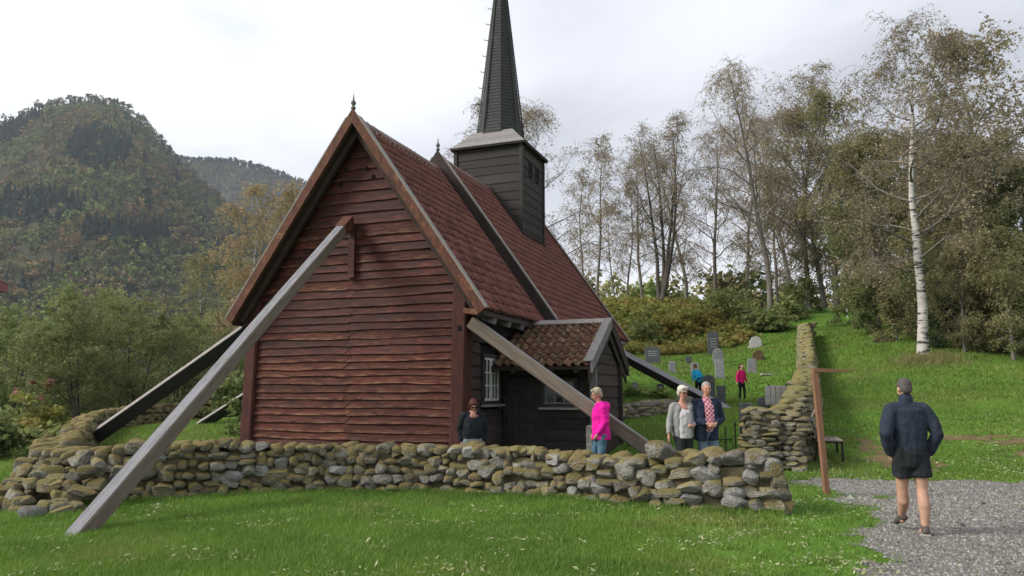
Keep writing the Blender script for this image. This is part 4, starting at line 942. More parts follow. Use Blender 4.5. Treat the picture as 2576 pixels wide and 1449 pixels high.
m_lf_bracken = leaf_mat('bracken', (.30, .28, .075), (.21, .235, .06), (.36, .22, .08))
m_lf_dark = leaf_mat('dark_bush_leaf', (.04, .075, .028), (.06, .10, .035))

class TreeMesh:
    def __init__(s): s.bV = []; s.bF = []; s.tw = []; s.lv = []
def grow_tree(seed, H=14.0, r0=.2, crown0=.3, spread=.36, limbs=20, sub=9, twigs=6, leaves=6, leaf=.07, droop=.6, up=.75, stems=1, lean=0.0, rough=.18, twig_len=.9, taper=1.0, shape='oval', clump=0.0, fork=0.0):
    """limbs, branches and twigs as tapered tubes; leaves as small faces along the twigs. Returns (trunk, limb, twig, leaf) raw meshes."""
    rr = random.Random(seed); TV, TF, LV, LF, WV, WF, FV, FF = [], [], [], [], [], [], [], []
    def tube(V, F, pts, rad, n):
        base = len(V); x = None
        for i, p in enumerate(pts):
            d = pts[min(i + 1, len(pts) - 1)] - pts[max(i - 1, 0)]
            d = d.normalized() if d.length > 1e-6 else Vector((0, 0, 1))
            x = d.orthogonal().normalized() if x is None else (x - d * x.dot(d)).normalized()
            y = d.cross(x)
            for k in range(n): V.append(p + (x * math.cos(6.2832 * k / n) + y * math.sin(6.2832 * k / n)) * rad[i])
        for i in range(len(pts) - 1):
            for k in range(n): F.append((base + i * n + k, base + i * n + (k + 1) % n, base + (i + 1) * n + (k + 1) % n, base + (i + 1) * n + k))
    def wander(p, d, L, n, curl, dr):
        pts = [p.copy()]; d = d.normalized()
        for i in range(n):
            d = (d + Vector((rr.gauss(0, rough), rr.gauss(0, rough), rr.gauss(0, rough * .7))) + Vector((0, 0, curl - dr * (i + 1) / n))).normalized()
            p = p + d * (L / n); pts.append(p.copy())
        return pts
    def leafq(p, s):
        a = Vector((rr.gauss(0, 1), rr.gauss(0, 1), rr.gauss(0, .6))).normalized(); b_ = a.cross(Vector((rr.gauss(0, 1), rr.gauss(0, 1), rr.gauss(0, 1)))).normalized(); k = len(FV)
        FV.extend((p - b_ * s * .35, p + a * s * .5 - b_ * s * .05, p + b_ * s * .35, p - a * s * .5)); FF.append((k, k + 1, k + 2, k + 3))
    for st in range(stems):
        an = rr.uniform(0, 6.28); out = (0.0 if stems == 1 else rr.uniform(.16, .42))
        d0 = Vector((math.cos(an) * out + lean, math.sin(an) * out, 1)).normalized(); Hs = H * (1 if st == 0 else rr.uniform(.72, .98)); rs = r0 * (1 if stems == 1 else .72)
        n = 12; pts = [Vector((0, 0, -.3))]; d = d0.copy(); p = pts[0]
        for i in range(n):
            d = (d + Vector((rr.gauss(0, .045), rr.gauss(0, .045), .08 if stems > 1 else .02))).normalized(); p = p + d * ((Hs + .3) / n); pts.append(p.copy())
        rad = [max(.012, rs * (1 - i / n) ** (.8 * taper) * (1.25 if i == 0 else 1)) for i in range(n + 1)]
        tube(TV, TF, pts, rad, 9)
        def trunk_at(t): f = t * n; i = min(n - 1, int(f)); return pts[i].lerp(pts[i + 1], f - i), rad[i] * (1 - (f - i)) + rad[i + 1] * (f - i)
        nl = max(4, limbs // stems) if stems > 1 else limbs
        for k in range(nl):
            t = crown0 + (1 - crown0) * ((k + rr.random()) / nl); c, r = trunk_at(min(t, .985)); az = k * 2.4 + rr.uniform(-.6, .6)
            q = (t - crown0) / (1 - crown0)
            prof = {'oval': math.sin(math.pi * min(1, .22 + .74 * q)) ** .8, 'cone': 1.05 - .85 * q, 'round': math.sqrt(max(.05, 1 - (q * 1.55 - .62) ** 2)), 'vase': .55 + .45 * math.sin(math.pi * min(1, .1 + q * .85))}[shape]
            L = H * spread * prof * rr.uniform(.75, 1.2)
            upk = up * (.55 + .7 * q) + rr.uniform(-.15, .15); d = Vector((math.cos(az), math.sin(az), upk)).normalized()
            lp = wander(c, d, L, 7, .06, .05); r1 = min(r * .5, .015 + L * .010); lr = [max(.006, r1 * (1 - i / 7.6)) for i in range(8)]
            tube(LV, LF, lp, lr, 5)
            for j in range(sub):
                u = .22 + .78 * (j + rr.random()) / sub; f = u * 7; i = min(6, int(f)); bp = lp[i].lerp(lp[i + 1], f - i); ld = (lp[i + 1] - lp[i]).normalized()
                sd = (ld * .55 + Vector((rr.gauss(0, .6), rr.gauss(0, .6), rr.gauss(.12, .45)))).normalized(); SLn = L * rr.uniform(.22, .45) * (1.15 - .5 * u)
                bpts = wander(bp, sd, SLn, 4, .02, droop * .18); br = max(.005, lr[i] * .5); tube(WV, WF, bpts, [br, br * .75, br * .55, br * .4, .004], 4)
                if clump and rr.random() < clump: continue
                for w_ in range(twigs):
                    g = rr.uniform(.25, 1) * 4; i2 = min(3, int(g)); tp = bpts[i2].lerp(bpts[i2 + 1], g - i2)
                    td = ((bpts[i2 + 1] - bpts[i2]).normalized() * .6 + Vector((rr.gauss(0, .6), rr.gauss(0, .6), rr.gauss(0, .4)))).normalized(); tl = twig_len * rr.uniform(.5, 1.3)
                    tpts = wander(tp, td, tl, 3, 0, droop); tube(WV, WF, tpts, [.0065, .005, .004, .003], 3)
                    for q_ in range(leaves):
                        h = rr.uniform(.15, 1.0) * 3; i3 = min(2, int(h)); leafq(tpts[i3].lerp(tpts[i3 + 1], h - i3) + Vector((rr.gauss(0, .05), rr.gauss(0, .05), rr.gauss(-.02, .04))), leaf * rr.uniform(.6, 1.4))
    return (TV, TF), (LV, LF), (WV, WF), (FV, FF)
def tree_proto(name, bark, limb_m, leaf_m, **k):
    T, Lm, W, Fl = grow_tree(**k)
    t = np_mesh('trunk', [v[:] for v in T[0]], [T[1]], bark, True); l = np_mesh('limbs', [v[:] for v in Lm[0]], [Lm[1]], limb_m, True); w = np_mesh('twigs', [v[:] for v in W[0]], [W[1]], m_twig, True)
    f = np_mesh('crown', [v[:] for v in Fl[0]], [Fl[1]], leaf_m) if Fl[1] else None
    return t, l, w, f
PROTO = {}
def put_tree(kind, x, y, label, s=1.0, rz=0.0, name='birch_tree', cat='tree', group='trees around the churchyard', leafm=None, sz=None, lean=(0, 0)):
    t, l, w, f = PROTO[kind]; r = empty(name, (x, y, gz(x, y) - .05), rz, label, cat, group); r.scale = (s, s, sz or s); r.rotation_euler = (lean[0], lean[1], rz)
    tr = link('trunk', t, r); link('limbs', l, tr); link('twigs', w, tr)['kind'] = 'stuff'
    if f:
        c = link('crown', f, r); c['kind'] = 'stuff'
        if leafm: c.material_slots[0].link = 'OBJECT'; c.material_slots[0].material = leafm
    return r
B = m_birchbark; Gk = m_greybark; D_ = m_darkbark
PROTO['bareA'] = tree_proto('a', Gk, m_twig, m_lf_sparse, seed=3, H=15, r0=.17, crown0=.20, spread=.30, limbs=20, sub=10, twigs=8, leaves=4, leaf=.10, droop=.75, up=.95, twig_len=1.0)
PROTO['bareB'] = tree_proto('b', Gk, Gk, m_lf_sparse, seed=8, H=16, r0=.21, crown0=.14, spread=.31, limbs=26, sub=10, twigs=8, leaves=4, leaf=.10, droop=.95, up=1.05, twig_len=1.2, shape='oval')
PROTO['multi'] = tree_proto('c', D_, D_, m_lf_sparse, seed=14, H=14.5, r0=.24, crown0=.20, spread=.27, limbs=44, sub=9, twigs=8, leaves=4, leaf=.10, droop=.55, up=1.2, stems=4, twig_len=.9)
PROTO['slim'] = tree_proto('d', Gk, m_twig, m_lf_sparse, seed=21, H=13, r0=.12, crown0=.24, spread=.21, limbs=19, sub=8, twigs=6, leaves=5, leaf=.11, droop=.8, up=1.0, twig_len=.9)
PROTO['birch'] = tree_proto('e', B, Gk, m_lf_olive, seed=33, H=14.2, r0=.235, crown0=.26, spread=.36, limbs=28, sub=11, twigs=8, leaves=6, leaf=.09, droop=.95, up=.62, twig_len=1.1, shape='oval')
PROTO['denseA'] = tree_proto('f', Gk, Gk, m_lf_olive, seed=41, H=13, r0=.2, crown0=.10, spread=.34, limbs=30, sub=11, twigs=8, leaves=10, leaf=.15, droop=.9, up=.6, twig_len=1.0, shape='oval')
PROTO['denseB'] = tree_proto('g', Gk, Gk, m_lf_brown, seed=47, H=14, r0=.2, crown0=.16, spread=.33, limbs=28, sub=11, twigs=8, leaves=7, leaf=.13, droop=.9, up=.75, twig_len=1.1)
PROTO['weep'] = tree_proto('h', B, Gk, m_lf_gold, seed=52, H=13.5, r0=.15, crown0=.12, spread=.21, limbs=26, sub=8, twigs=7, leaves=10, leaf=.12, droop=1.1, up=.9, stems=2, twig_len=1.1)
PROTO['alder'] = tree_proto('i', D_, D_, m_lf_alder, seed=61, H=7.2, r0=.13, crown0=.16, spread=.42, limbs=26, sub=9, twigs=7, leaves=9, leaf=.12, droop=.25, up=.8, stems=4, twig_len=.7, shape='round')
PROTO['alderB'] = tree_proto('j', D_, D_, m_lf_alder, seed=67, H=6.6, r0=.12, crown0=.10, spread=.44, limbs=24, sub=9, twigs=7, leaves=9, leaf=.12, droop=.3, up=.7, stems=3, twig_len=.7, shape='round')
PROTO['under'] = tree_proto('k', D_, D_, m_lf_green, seed=71, H=4.2, r0=.06, crown0=.04, spread=.42, limbs=20, sub=7, twigs=6, leaves=11, leaf=.14, droop=.4, up=.7, stems=3, twig_len=.6, shape='round')
def site(u, D): return (u - 1288) / 1880 * D, D
def T(kind, u, D, label, htop=None, **k):
    """tree whose foot is at bearing u and distance D; htop: photo height of its top"""
    x, y = site(u, D)
    if htop is not None:
        H0 = max(v.co.z for v in PROTO[kind][2].vertices); topz = px(u, htop, D).z; k['s'] = max(.3, (topz - gz(x, y)) / H0)
    return put_tree(kind, x, y, label, **k)
T('bareB', 1352, 42, 'half bare birch rising behind the church tower and spire', 185, rz=.4)
T('bareA', 1215, 46, 'thin topped birch showing left of the spire', 262, rz=2.2)
T('slim', 1503, 56, 'slender bare birch just right of the church roof', 335, rz=1.0)
T('slim', 1578, 57, 'thin bare birch between the slender birch and the dark forked tree', 440, rz=2.4)
T('slim', 1549, 61, 'thin white stemmed birch behind the two slender ones', 500, rz=4.4)
T('multi', 1661, 54, 'dark trunked many stemmed tree with a wide half bare crown', 268, rz=.9, name='deciduous_tree')
T('bareB', 1943, 52, 'thick pale trunked birch on the bank behind the graves', 155, rz=2.0)
T('bareB', 1806, 62, 'drooping bare birch between the many stemmed tree and the thick birch', 330, rz=3.1)
T('slim', 1470, 68, 'faint slender birch beyond the roof edge', 420, rz=.2)
T('bareA', 1620, 70, 'pale background birch left of the many stemmed tree', 360, rz=5.1)
T('bareB', 1730, 66, 'pale drooping birch right behind the many stemmed tree', 345, rz=1.4)
T('bareA', 1880, 66, 'background birch left of the thick pale birch', 300, rz=2.7)
T('bareB', 1990, 70, 'background birch right of the thick pale birch', 230, rz=.6)
T('denseB', 1960, 74, 'brown tinted birch far behind the long wall', 420, rz=2.0, leafm=m_lf_sparse)
T('denseA', 2425, 30, 'small olive tree with branches hanging down to the right lawn', 590, rz=.8, name='deciduous_tree')
T('denseA', 2545, 28.5, 'small olive tree drooping to the lawn near the right edge', 560, rz=4.4, name='deciduous_tree')
T('denseA', 2365, 33, 'small green tree close right of the white trunk', 600, rz=3.1, name='deciduous_tree', leafm=m_lf_green)
T('bareA', 2040, 58, 'tall bare topped birch behind the end of the long wall', 138, rz=4.0)
T('denseB', 2078, 56, 'brown leaved birch at the top of the grass lane, left one', 250, rz=.3)
T('denseB', 2110, 54, 'brown leaved birch at the top of the grass lane, right one', 235, rz=1.9, leafm=m_lf_olive)
T('birch', 2318, 30, 'tall white trunked birch standing at the edge of the right lawn', 28, rz=2.6, leafm=m_lf_sparse)
T('denseB', 2520, 33, 'big tree with brown tinged top at the far right edge', 75, rz=1.2, name='deciduous_tree')
T('denseA', 2210, 40, 'olive green tree filling the gap left of the white birch', 330, rz=.2, name='deciduous_tree')
T('denseA', 2420, 35, 'olive green tree right of the white birch', 330, rz=2.2, name='deciduous_tree')
T('denseA', 2600, 31, 'olive green tree cut by the right edge of the picture', 400, rz=3.4, name='deciduous_tree', leafm=m_lf_green)
T('denseB', 2290, 46, 'brown crowned birch behind the white birch', 330, rz=2.9)
T('denseA', 2160, 47, 'greenish tree beside the upper end of the lane', 500, rz=4.2, name='deciduous_tree', leafm=m_lf_green)
T('denseA', 2480, 42, 'green tree behind the right hand lawn trees', 330, rz=5.2, name='deciduous_tree', leafm=m_lf_green)
T('denseB', 2370, 40, 'brown leaved tree just behind the white birch on its right', 400, rz=4.6, name='deciduous_tree')
T('denseA', 2140, 58, 'olive tree closing the view at the head of the lane', 420, rz=1.1, name='deciduous_tree')
T('denseB', 2240, 52, 'brownish tree deep behind the white birch on its left', 330, rz=3.9, name='deciduous_tree')
T('denseA', 2390, 50, 'olive tree deep behind the white birch on its right', 360, rz=.7, name='deciduous_tree')
T('denseB', 2560, 46, 'brownish tree deep behind the far right edge', 300, rz=5.0, name='deciduous_tree', leafm=m_lf_olive)
T('denseA', 2320, 38, 'olive leaved tree close behind the white birch', 560, rz=5.6, name='deciduous_tree')
T('denseA', 2460, 31, 'low branched olive tree overhanging the right lawn', 520, rz=1.7, name='deciduous_tree')
T('weep', 600, 44, 'golden autumn birch left of the red gable', 440, rz=.5)
T('weep', 520, 50, 'smaller golden birch left of the tall golden one', 600, rz=2.5, leafm=m_lf_olive)
k = 0
for u, D, top, rz, kind, lb in ((60, 27, 735, .3, 'alder', 'green alder at the left edge of the picture'), (220, 26, 735, 1.5, 'alder', 'crooked stemmed alder right behind the left wall'), (345, 29, 725, 2.9, 'alderB', 'green alder between the crooked one and the golden birch'),
                            (430, 33, 760, 4.1, 'alder', 'round green alder below the golden birch'), (150, 34, 690, 5.0, 'alderB', 'taller pale green alder standing behind the crooked one'), (-20, 34, 760, .9, 'alderB', 'alder partly cut off by the left edge'),
                            (290, 37, 700, 2.0, 'alder', 'back row alder above the left hand wall'), (500, 38, 770, 3.3, 'alderB', 'dense alder beside the left roof corner'), (560, 33, 850, 3.9, 'alderB', 'low alder under the left end of the eaves')):
    T(kind, u, D, lb, top, rz=rz, name='alder_tree', group='alders beyond the left wall')
for i, (u, D, top, lb, lm) in enumerate(((2150, 42, 690, 'leafy sapling clump on the right edge of the lane top', m_lf_green), (2200, 38, 700, 'green undergrowth clump midway along the lane edge', m_lf_green), (2260, 34.5, 720, 'bushy undergrowth left of the white birch', m_lf_olive),
        (2375, 31.5, 730, 'dark undergrowth right of the white birch', m_lf_dark), (2440, 30.5, 720, 'olive undergrowth behind the walking man', m_lf_olive), (2510, 30, 700, 'drooping olive undergrowth near the right edge', m_lf_olive), (2580, 29, 720, 'undergrowth at the right picture edge', m_lf_green),
        (2335, 36, 650, 'tall undergrowth behind the white birch trunk', m_lf_green), (2030, 50, 690, 'pale green bush at the upper wall end', m_lf_green), (1985, 51, 705, 'pale green bush right of the thick birch', m_lf_alder))):
    T('under', u, D, lb, top, rz=i * 1.3, name='bush', cat='bush', group='undergrowth along the lane', leafm=lm)
# leaning white sapling on the lane
b = MB(); p = px(2134, 806, 46); q = px(2118, 690, 46); b.tube([p - Vector((0, 0, .3)), p.lerp(q, .5) + Vector((.05, 0, 0)), q], [.06, .05, .035], 6, m_birchbark); o = b.build('dead_birch_stem'); tag(o, 'thin leaning white stem at the right edge of the lane', 'dead tree')
# bank of bracken and low bushes
def scatter_leaves(n_clumps, pick, per, rad, size, seed):
    rr = np.random.default_rng(seed); V = []; 
    P = pick(rr, n_clumps)
    N_ = len(P) * per; C = np.repeat(P, per, 0); rd = np.repeat(rad * rr.uniform(.6, 1.4, len(P)), per)
    d = rr.normal(size=(N_, 3)); d /= np.linalg.norm(d, axis=1, keepdims=True); d[:, 2] = np.abs(d[:, 2]) * .9
    C = C + d * (rd * rr.uniform(.35, 1.0, N_) )[:, None]
    a = rr.normal(size=(N_, 3)); a[:, 2] *= .5; a /= np.linalg.norm(a, axis=1, keepdims=True); b_ = np.cross(a, rr.normal(size=(N_, 3))); b_ /= np.linalg.norm(b_, axis=1, keepdims=True)
    s = (size * rr.uniform(.6, 1.5, N_))[:, None]
    V = np.stack([C - b_ * s * .35, C + a * s * .55, C + b_ * s * .35, C - a * s * .5], 1).reshape(-1, 3); F = np.arange(N_ * 4).reshape(-1, 4)
    return V, F
def bank_pick(rr, n):
    x = rr.uniform(-4, 25, n); y = rr.uniform(42.5, 62, n); k = (x < 13.4 + (y - 42) * .36); x, y = x[k], y[k]
    return np.stack([x, y, ground_z(x, y) + .15], 1)
V, F = scatter_leaves(2300, bank_pick, 32, .50, .24, 3)
o = link('bracken', np_mesh('bracken', V, [F], m_lf_bracken)); tag(o, 'olive and rust bracken covering the bank behind the graves', 'bracken', kind='stuff')
for i, (u, v, D, r_, m, lb) in enumerate(((1830, 790, 49, 2.0, m_lf_alder, 'large rounded bush on the bank above the tallest gravestone'), (1760, 800, 48, 1.3, m_lf_bracken, 'yellowish bush on the bank left of the large one'), (1905, 830, 46, 1.3, m_lf_alder, 'soft green bush on the bank below the thick birch'),
        (1955, 850, 45, 1.2, m_lf_alder, 'green bush where the bank meets the long wall'), (1620, 855, 46, 1.3, m_lf_green, 'green bush on the bank just right of the church'), (1690, 830, 47, 1.2, m_lf_bracken, 'brownish bush low on the middle of the bank'), (1990, 815, 48, 1.1, m_lf_alder, 'green bush on the bank at the far wall end'))):
    x, y = site(u, D); z = gz(x, y)
    Vb, Fb = scatter_leaves(60, lambda rr, n: np.stack([x * 0 + rr.normal(0, r_ * .42, n), rr.normal(0, r_ * .42, n), np.abs(rr.normal(r_ * .3, r_ * .28, n))], 1), 34, r_ * .33, .19, 40 + i)
    o = link('bush', np_mesh('bush', Vb, [Fb], m)); o.location = (x, y, z); tag(o, lb, 'bush', 'bushes on the bank')
# bushes at the left: yellow green shrub, dark shrub, juniper
for i, (x, y, r_, m, lb, sz) in enumerate(((-10.6, 14.2, .75, m_lf_dark, 'dark green shrub at the left end of the stone wall', .16), (-9.7, 12.2, .5, m_lf_dark, 'small dark shrub low at the left picture edge', .14), (-12.5, 18.5, .9, m_lf_alder, 'light green shrub behind the left wall corner', .14),
        (-7.15, 20.3, .55, m_lf_green, 'bushy juniper beside the left corner of the church', .10), (-14.2, 22.0, 1.0, m_lf_bracken, 'yellowish shrub below the alders', .16), (-9.9, 27.0, 1.2, m_lf_alder, 'yellow green hedge shrub seen under the left prop', .16))):
    h_ = 1.3 if 'juniper' in lb else .8
    Vb, Fb = scatter_leaves(55, lambda rr, n: np.stack([rr.normal(0, r_ * .4, n), rr.normal(0, r_ * .4, n), np.abs(rr.normal(r_ * .55 * h_, r_ * .4 * h_, n))], 1), 34, r_ * .34, sz, 60 + i)
    o = link('shrub', np_mesh('shrub', Vb, [Fb], m)); o.location = (x, y, gz(x, y)); tag(o, lb, 'shrub', 'shrubs at the left')
Vb, Fb = scatter_leaves(7, lambda rr, n: np.stack([rr.normal(0, .28, n), rr.normal(0, .28, n), rr.normal(1.9, .2, n)], 1), 26, .2, .13, 77)
o = link('shrub', np_mesh('shrub', Vb, [Fb], leaf_mat('red_autumn_leaf', (.46, .26, .22), (.34, .17, .14)))); o.location = (-15.6, 24.5, gz(-15.6, 24.5)); tag(o, 'small patch of reddish autumn leaves among the left alders', 'shrub', 'shrubs at the left')
V, F = scatter_leaves(260, lambda rr, n: (lambda x, y: np.stack([x, y, ground_z(x, y) + .05], 1))(rr.uniform(-22, -12.8, n), rr.uniform(17, 34, n)), 30, .5, .2, 9)
o = link('meadow_growth', np_mesh('meadow_growth', V, [F], m_lf_alder)); tag(o, 'rough green growth under the alders', 'undergrowth', kind='stuff')
# dry grass at the foot of the white birch
def tuft_pick(rr, n): x = rr.normal(16.0, .9, n); y = rr.normal(28.6, .8, n); return np.stack([x, y, ground_z(x, y)], 1)

# ------------------------------------------------------------------ far slopes and forest
def hill_sheet(name, prof, D0, D1, m, ny=50, rough=6.0, seed=1.0, base=-30):
    """prof: (photo column, photo row of skyline) at distance D1; the slope runs down to base height at D0"""
    us = np.linspace(prof[0][0], prof[-1][0], 150); vs = np.interp(us, [p[0] for p in prof], [p[1] for p in prof])
    V = []; 
    for j in range(ny + 1):
        t = j / ny; D = D0 + (D1 - D0) * t
        for u, v in zip(us, vs):
            ztop = 1.62 + (985 - v) / 1880 * D1; x = (u - 1288) / 1880 * D
            z = base + (ztop - base) * (t ** .85) + rough * mnoise.noise(Vector((x * .012, D * .012, seed))) * (1 - t) * t * 6
            V.append((x, D, z))
    nx = len(us)
    for k in range(1, 5):      # far side falls away
        for u, v in zip(us, vs):
            D = D1 + k * (D1 - D0) * .2; ztop = 1.62 + (985 - v) / 1880 * D1; V.append(((u - 1288) / 1880 * D, D, base + (ztop - base) * (1 - k / 4.0)))
    nr = ny + 5; i = np.arange((nr - 1) * (nx - 1)); r, c = divmod(i, nx - 1); a = r * nx + c
    return np.array(V), np.stack([a, a + 1, a + nx + 1, a + nx], 1), nx, ny
m_hill = mat('forest_floor', (.030, .032, .014), (.05, .045, .02), .05, rough=1.0)
def crown_proto(kind, rr):
    """low crown of leafy clumps, unit height"""
    V = []; F = []
    if kind == 'conifer':
        for k in range(6):
            z = .04 + k * .145; r = .24 * (1 - k * .15)
            n = 7; b0 = len(V)
            for j in range(n): a = 6.283 * j / n + rr.random(); V.append((r * math.cos(a) * rr.uniform(.5, 1.25), r * math.sin(a) * rr.uniform(.5, 1.25), z + rr.uniform(-.07, .04)))
            V.append((rr.uniform(-.01, .01), rr.uniform(-.01, .01), z + .26)); F += [(b0 + j, b0 + (j + 1) % n, b0 + n) for j in range(n)]
    else:
        bm = bmesh.new(); bmesh.ops.create_icosphere(bm, subdivisions=2, radius=1.0); sd = rr.uniform(0, 99)
        for v in bm.verts:
            p = v.co.copy(); f = 1 + .34 * mnoise.noise(p * 1.7 + Vector((sd, 0, 0))) + .26 * mnoise.noise(p * 4.1 + Vector((0, sd, 0))) + rr.uniform(-.10, .10)
            v.co = Vector((p.x * .36 * f, p.y * .36 * f, .54 + p.z * .44 * f))
        V = [v.co[:] for v in bm.verts]; F = [tuple(q.index for q in f.verts) for f in bm.faces]; bm.free()
    return np.array(V, np.float32), np.array(F, np.int32)
_rr = random.Random(4)
def leafy_proto(rr, n=46, s0=.055, s1=.115, wob=.6):
    V = []; F = []
    lobes = [(Vector((rr.gauss(0, .13), rr.gauss(0, .13), rr.uniform(.3, .8))), rr.uniform(.16, .27)) for _ in range(7)]
    for k in range(n):
        c0, r = rr.choice(lobes); d = Vector((rr.gauss(0, 1), rr.gauss(0, 1), rr.gauss(.35, 1))).normalized(); c = c0 + d * r * rr.uniform(.55, 1.05); s = rr.uniform(s0, s1)
        n_ = (d + Vector((rr.gauss(0, wob), rr.gauss(0, wob), rr.gauss(0, wob)))).normalized(); t = n_.orthogonal().normalized(); q = n_.cross(t); b0 = len(V)
        V += [tuple(c + t * s), tuple(c + q * s * rr.uniform(.5, 1)), tuple(c - t * s), tuple(c - q * s * rr.uniform(.5, 1))]; F += [(b0, b0 + 1, b0 + 2), (b0, b0 + 2, b0 + 3)]
    return np.array(V, np.float32), np.array(F, np.int32)
CONI = [crown_proto('conifer', _rr) for _ in range(4)]; DECI = [crown_proto('d', _rr) for _ in range(7)]; LEAFY = [leafy_proto(_rr) for _ in range(7)]; FINE = [leafy_proto(_rr, 18, .11, .185, .4) for _ in range(9)]
def forest(P, H, cols, con, seed, deci=None):
    """P (n,3) feet, H heights, cols (n,3) species colour, con bool"""
    rr = np.random.default_rng(seed); VV, FF, CC = [], [], []; nv = 0
    order = rr.integers(0, 1000, len(P))
    for bank, flag in ((CONI, True), (deci or DECI, False)):
        for i, (v, f) in enumerate(bank):
            k = np.where((con == flag) & (order % len(bank) == i))[0]
            if not len(k): continue
            an = rr.uniform(0, 6.283, len(k)); c, s = np.cos(an), np.sin(an); h = H[k]; w = h * rr.uniform(.85, 1.25, len(k))
            x = (v[None, :, 0] * c[:, None] - v[None, :, 1] * s[:, None]) * w[:, None] + P[k, 0:1]; y = (v[None, :, 0] * s[:, None] + v[None, :, 1] * c[:, None]) * w[:, None] + P[k, 1:2]; z = v[None, :, 2] * h[:, None] + P[k, 2:3]
            VV.append(np.stack([x, y, z], 2).reshape(-1, 3)); FF.append((f[None] + (np.arange(len(k)) * len(v))[:, None, None] + nv).reshape(-1, 3)); CC.append(np.repeat(cols[k], len(v), 0)); nv += len(k) * len(v)
    return np.concatenate(VV), np.concatenate(FF), np.concatenate(CC)
m_forest = mat('forest_leaf', (1.35, 1.35, 1.3), (.85, .9, .95), .12, tint=True, rough=.9, spec=.1, transl=.15)
PAL_D = np.array([(.12, .115, .046), (.20, .128, .06), (.11, .12, .046), (.23, .18, .07), (.095, .105, .048), (.16, .105, .062), (.18, .165, .06)]); PAL_C = np.array([(.016, .028, .020), (.022, .036, .024)])
PAL_G = np.array([(.13, .165, .058), (.11, .14, .05), (.18, .195, .066), (.14, .13, .058)])
def sample_hill(V, nx, ny, n, rr, tpow=1.0):
    i = (rr.uniform(0, 1, n) ** tpow * (ny - 1)).astype(int); j = rr.integers(0, nx - 1, n); a = V[i * nx + j]; b_ = V[i * nx + j + 1]; c = V[(i + 1) * nx + j]; s, t = rr.uniform(0, 1, n)[:, None], rr.uniform(0, 1, n)[:, None]
    return a + (b_ - a) * s + (c - a) * t
def pal(rr, n, P): return P[rr.integers(0, len(P), n)] * rr.uniform(.75, 1.25, n)[:, None]
SKY1 = [(-420, 420), (-250, 370), (-120, 320), (0, 280), (60, 246), (130, 232), (200, 232), (260, 246), (320, 288), (370, 342), (420, 400), (480, 455), (560, 520), (660, 590), (760, 650), (900, 720)]
V, F, nx, ny = hill_sheet('wooded_hill', SKY1, 520, 1150, m_hill, rough=10, seed=3.0)
o = link('wooded_hill', np_mesh('wooded_hill', V, [F], m_hill, True)); tag(o, kind='structure')
rr = np.random.default_rng(8); n = 11000
P = sample_hill(V, nx, ny, n, rr); u_ = P[:, 0] / P[:, 1]; blk = np.array([mnoise.noise(Vector((p[0] * .010, p[1] * .0075, 5.5))) for p in P])
con = (blk > .10) & (rr.random(n) < .9) | (rr.random(n) < .06); uu = P[:, 0] / P[:, 1] * 1880 + 1288; vv_ = 985 - (P[:, 2] - 1.62) / P[:, 1] * 1880
stand = (((uu - 210) / 85) ** 2 + ((vv_ - 365) / 55) ** 2 < 1) | (((uu - 60) / 130) ** 2 + ((vv_ - 520) / 42) ** 2 < 1) | (((uu - 300) / 120) ** 2 + ((vv_ - 590) / 28) ** 2 < 1)
con = ((blk > .30) & (rr.random(n) < .8)) | (rr.random(n) < .05) | (stand & (rr.random(n) < .92)); spec_ = np.array([mnoise.noise(Vector((p[0] * .02, p[1] * .012, 15.5))) for p in P])
cols = PAL_D[((spec_ * 1.2 + .5) * 7 + rr.normal(0, 1.0, n)).astype(int) % 7] * rr.uniform(.8, 1.2, n)[:, None]; gr = spec_ + rr.normal(0, .08, n) > .10; cols[gr] = pal(rr, gr.sum(), PAL_G); cols[con] = pal(rr, con.sum(), PAL_C); H = 5 + 9 * rr.random(n) ** 1.4; H = H * np.where(con, 1.55, 1)
ek = np.arange(nx) ; top = V[ny * nx + ek]; top = np.repeat(top, 4, 0) + rr.normal(0, 4, (nx * 4, 3)) * [1, 1, .2]; P = np.concatenate([P, top]); H = np.concatenate([H, rr.uniform(6, 14, len(top))]); con = np.concatenate([con, rr.random(len(top)) < .3]); cols = np.concatenate([cols, pal(rr, len(top), PAL_D * .8)])
vv, ff, cc = forest(P, H, cols, con, 1, FINE); o = link('hillside_forest', np_mesh('hillside_forest', vv, [ff], m_forest, False, cc)); tag(o, 'mixed autumn forest covering the steep hill at the left', 'forest', kind='stuff')
SKY2 = [(260, 400), (330, 388), (430, 392), (490, 395), (560, 398), (640, 418), (720, 446), (790, 472), (900, 515), (1000, 560)]
V, F, nx, ny = hill_sheet('wooded_ridge', SKY2, 1250, 2100, m_hill, rough=15, seed=7.0)
o = link('wooded_ridge', np_mesh('wooded_ridge', V, [F], m_hill, True)); tag(o, kind='structure')
n = 4500; P = sample_hill(V, nx, ny, n, rr, .6); con = rr.random(n) < .55; cols = pal(rr, n, PAL_D * .75); cols[con] = pal(rr, con.sum(), PAL_C * 1.2); H = rr.uniform(9, 17, n)
top = np.repeat(V[ny * nx + ek], 6, 0) + rr.normal(0, 6, (nx * 6, 3)) * [1, 1, .2]; P = np.concatenate([P, top]); H = np.concatenate([H, rr.uniform(10, 20, len(top))]); con = np.concatenate([con, rr.random(len(top)) < .6]); cols = np.concatenate([cols, pal(rr, len(top), PAL_C * 1.2)])
vv, ff, cc = forest(P, H, cols, con, 2, FINE); o = link('ridge_forest', np_mesh('ridge_forest', vv, [ff], m_forest, False, cc)); tag(o, 'dark forest along the low ridge beyond the hill', 'forest', kind='stuff')
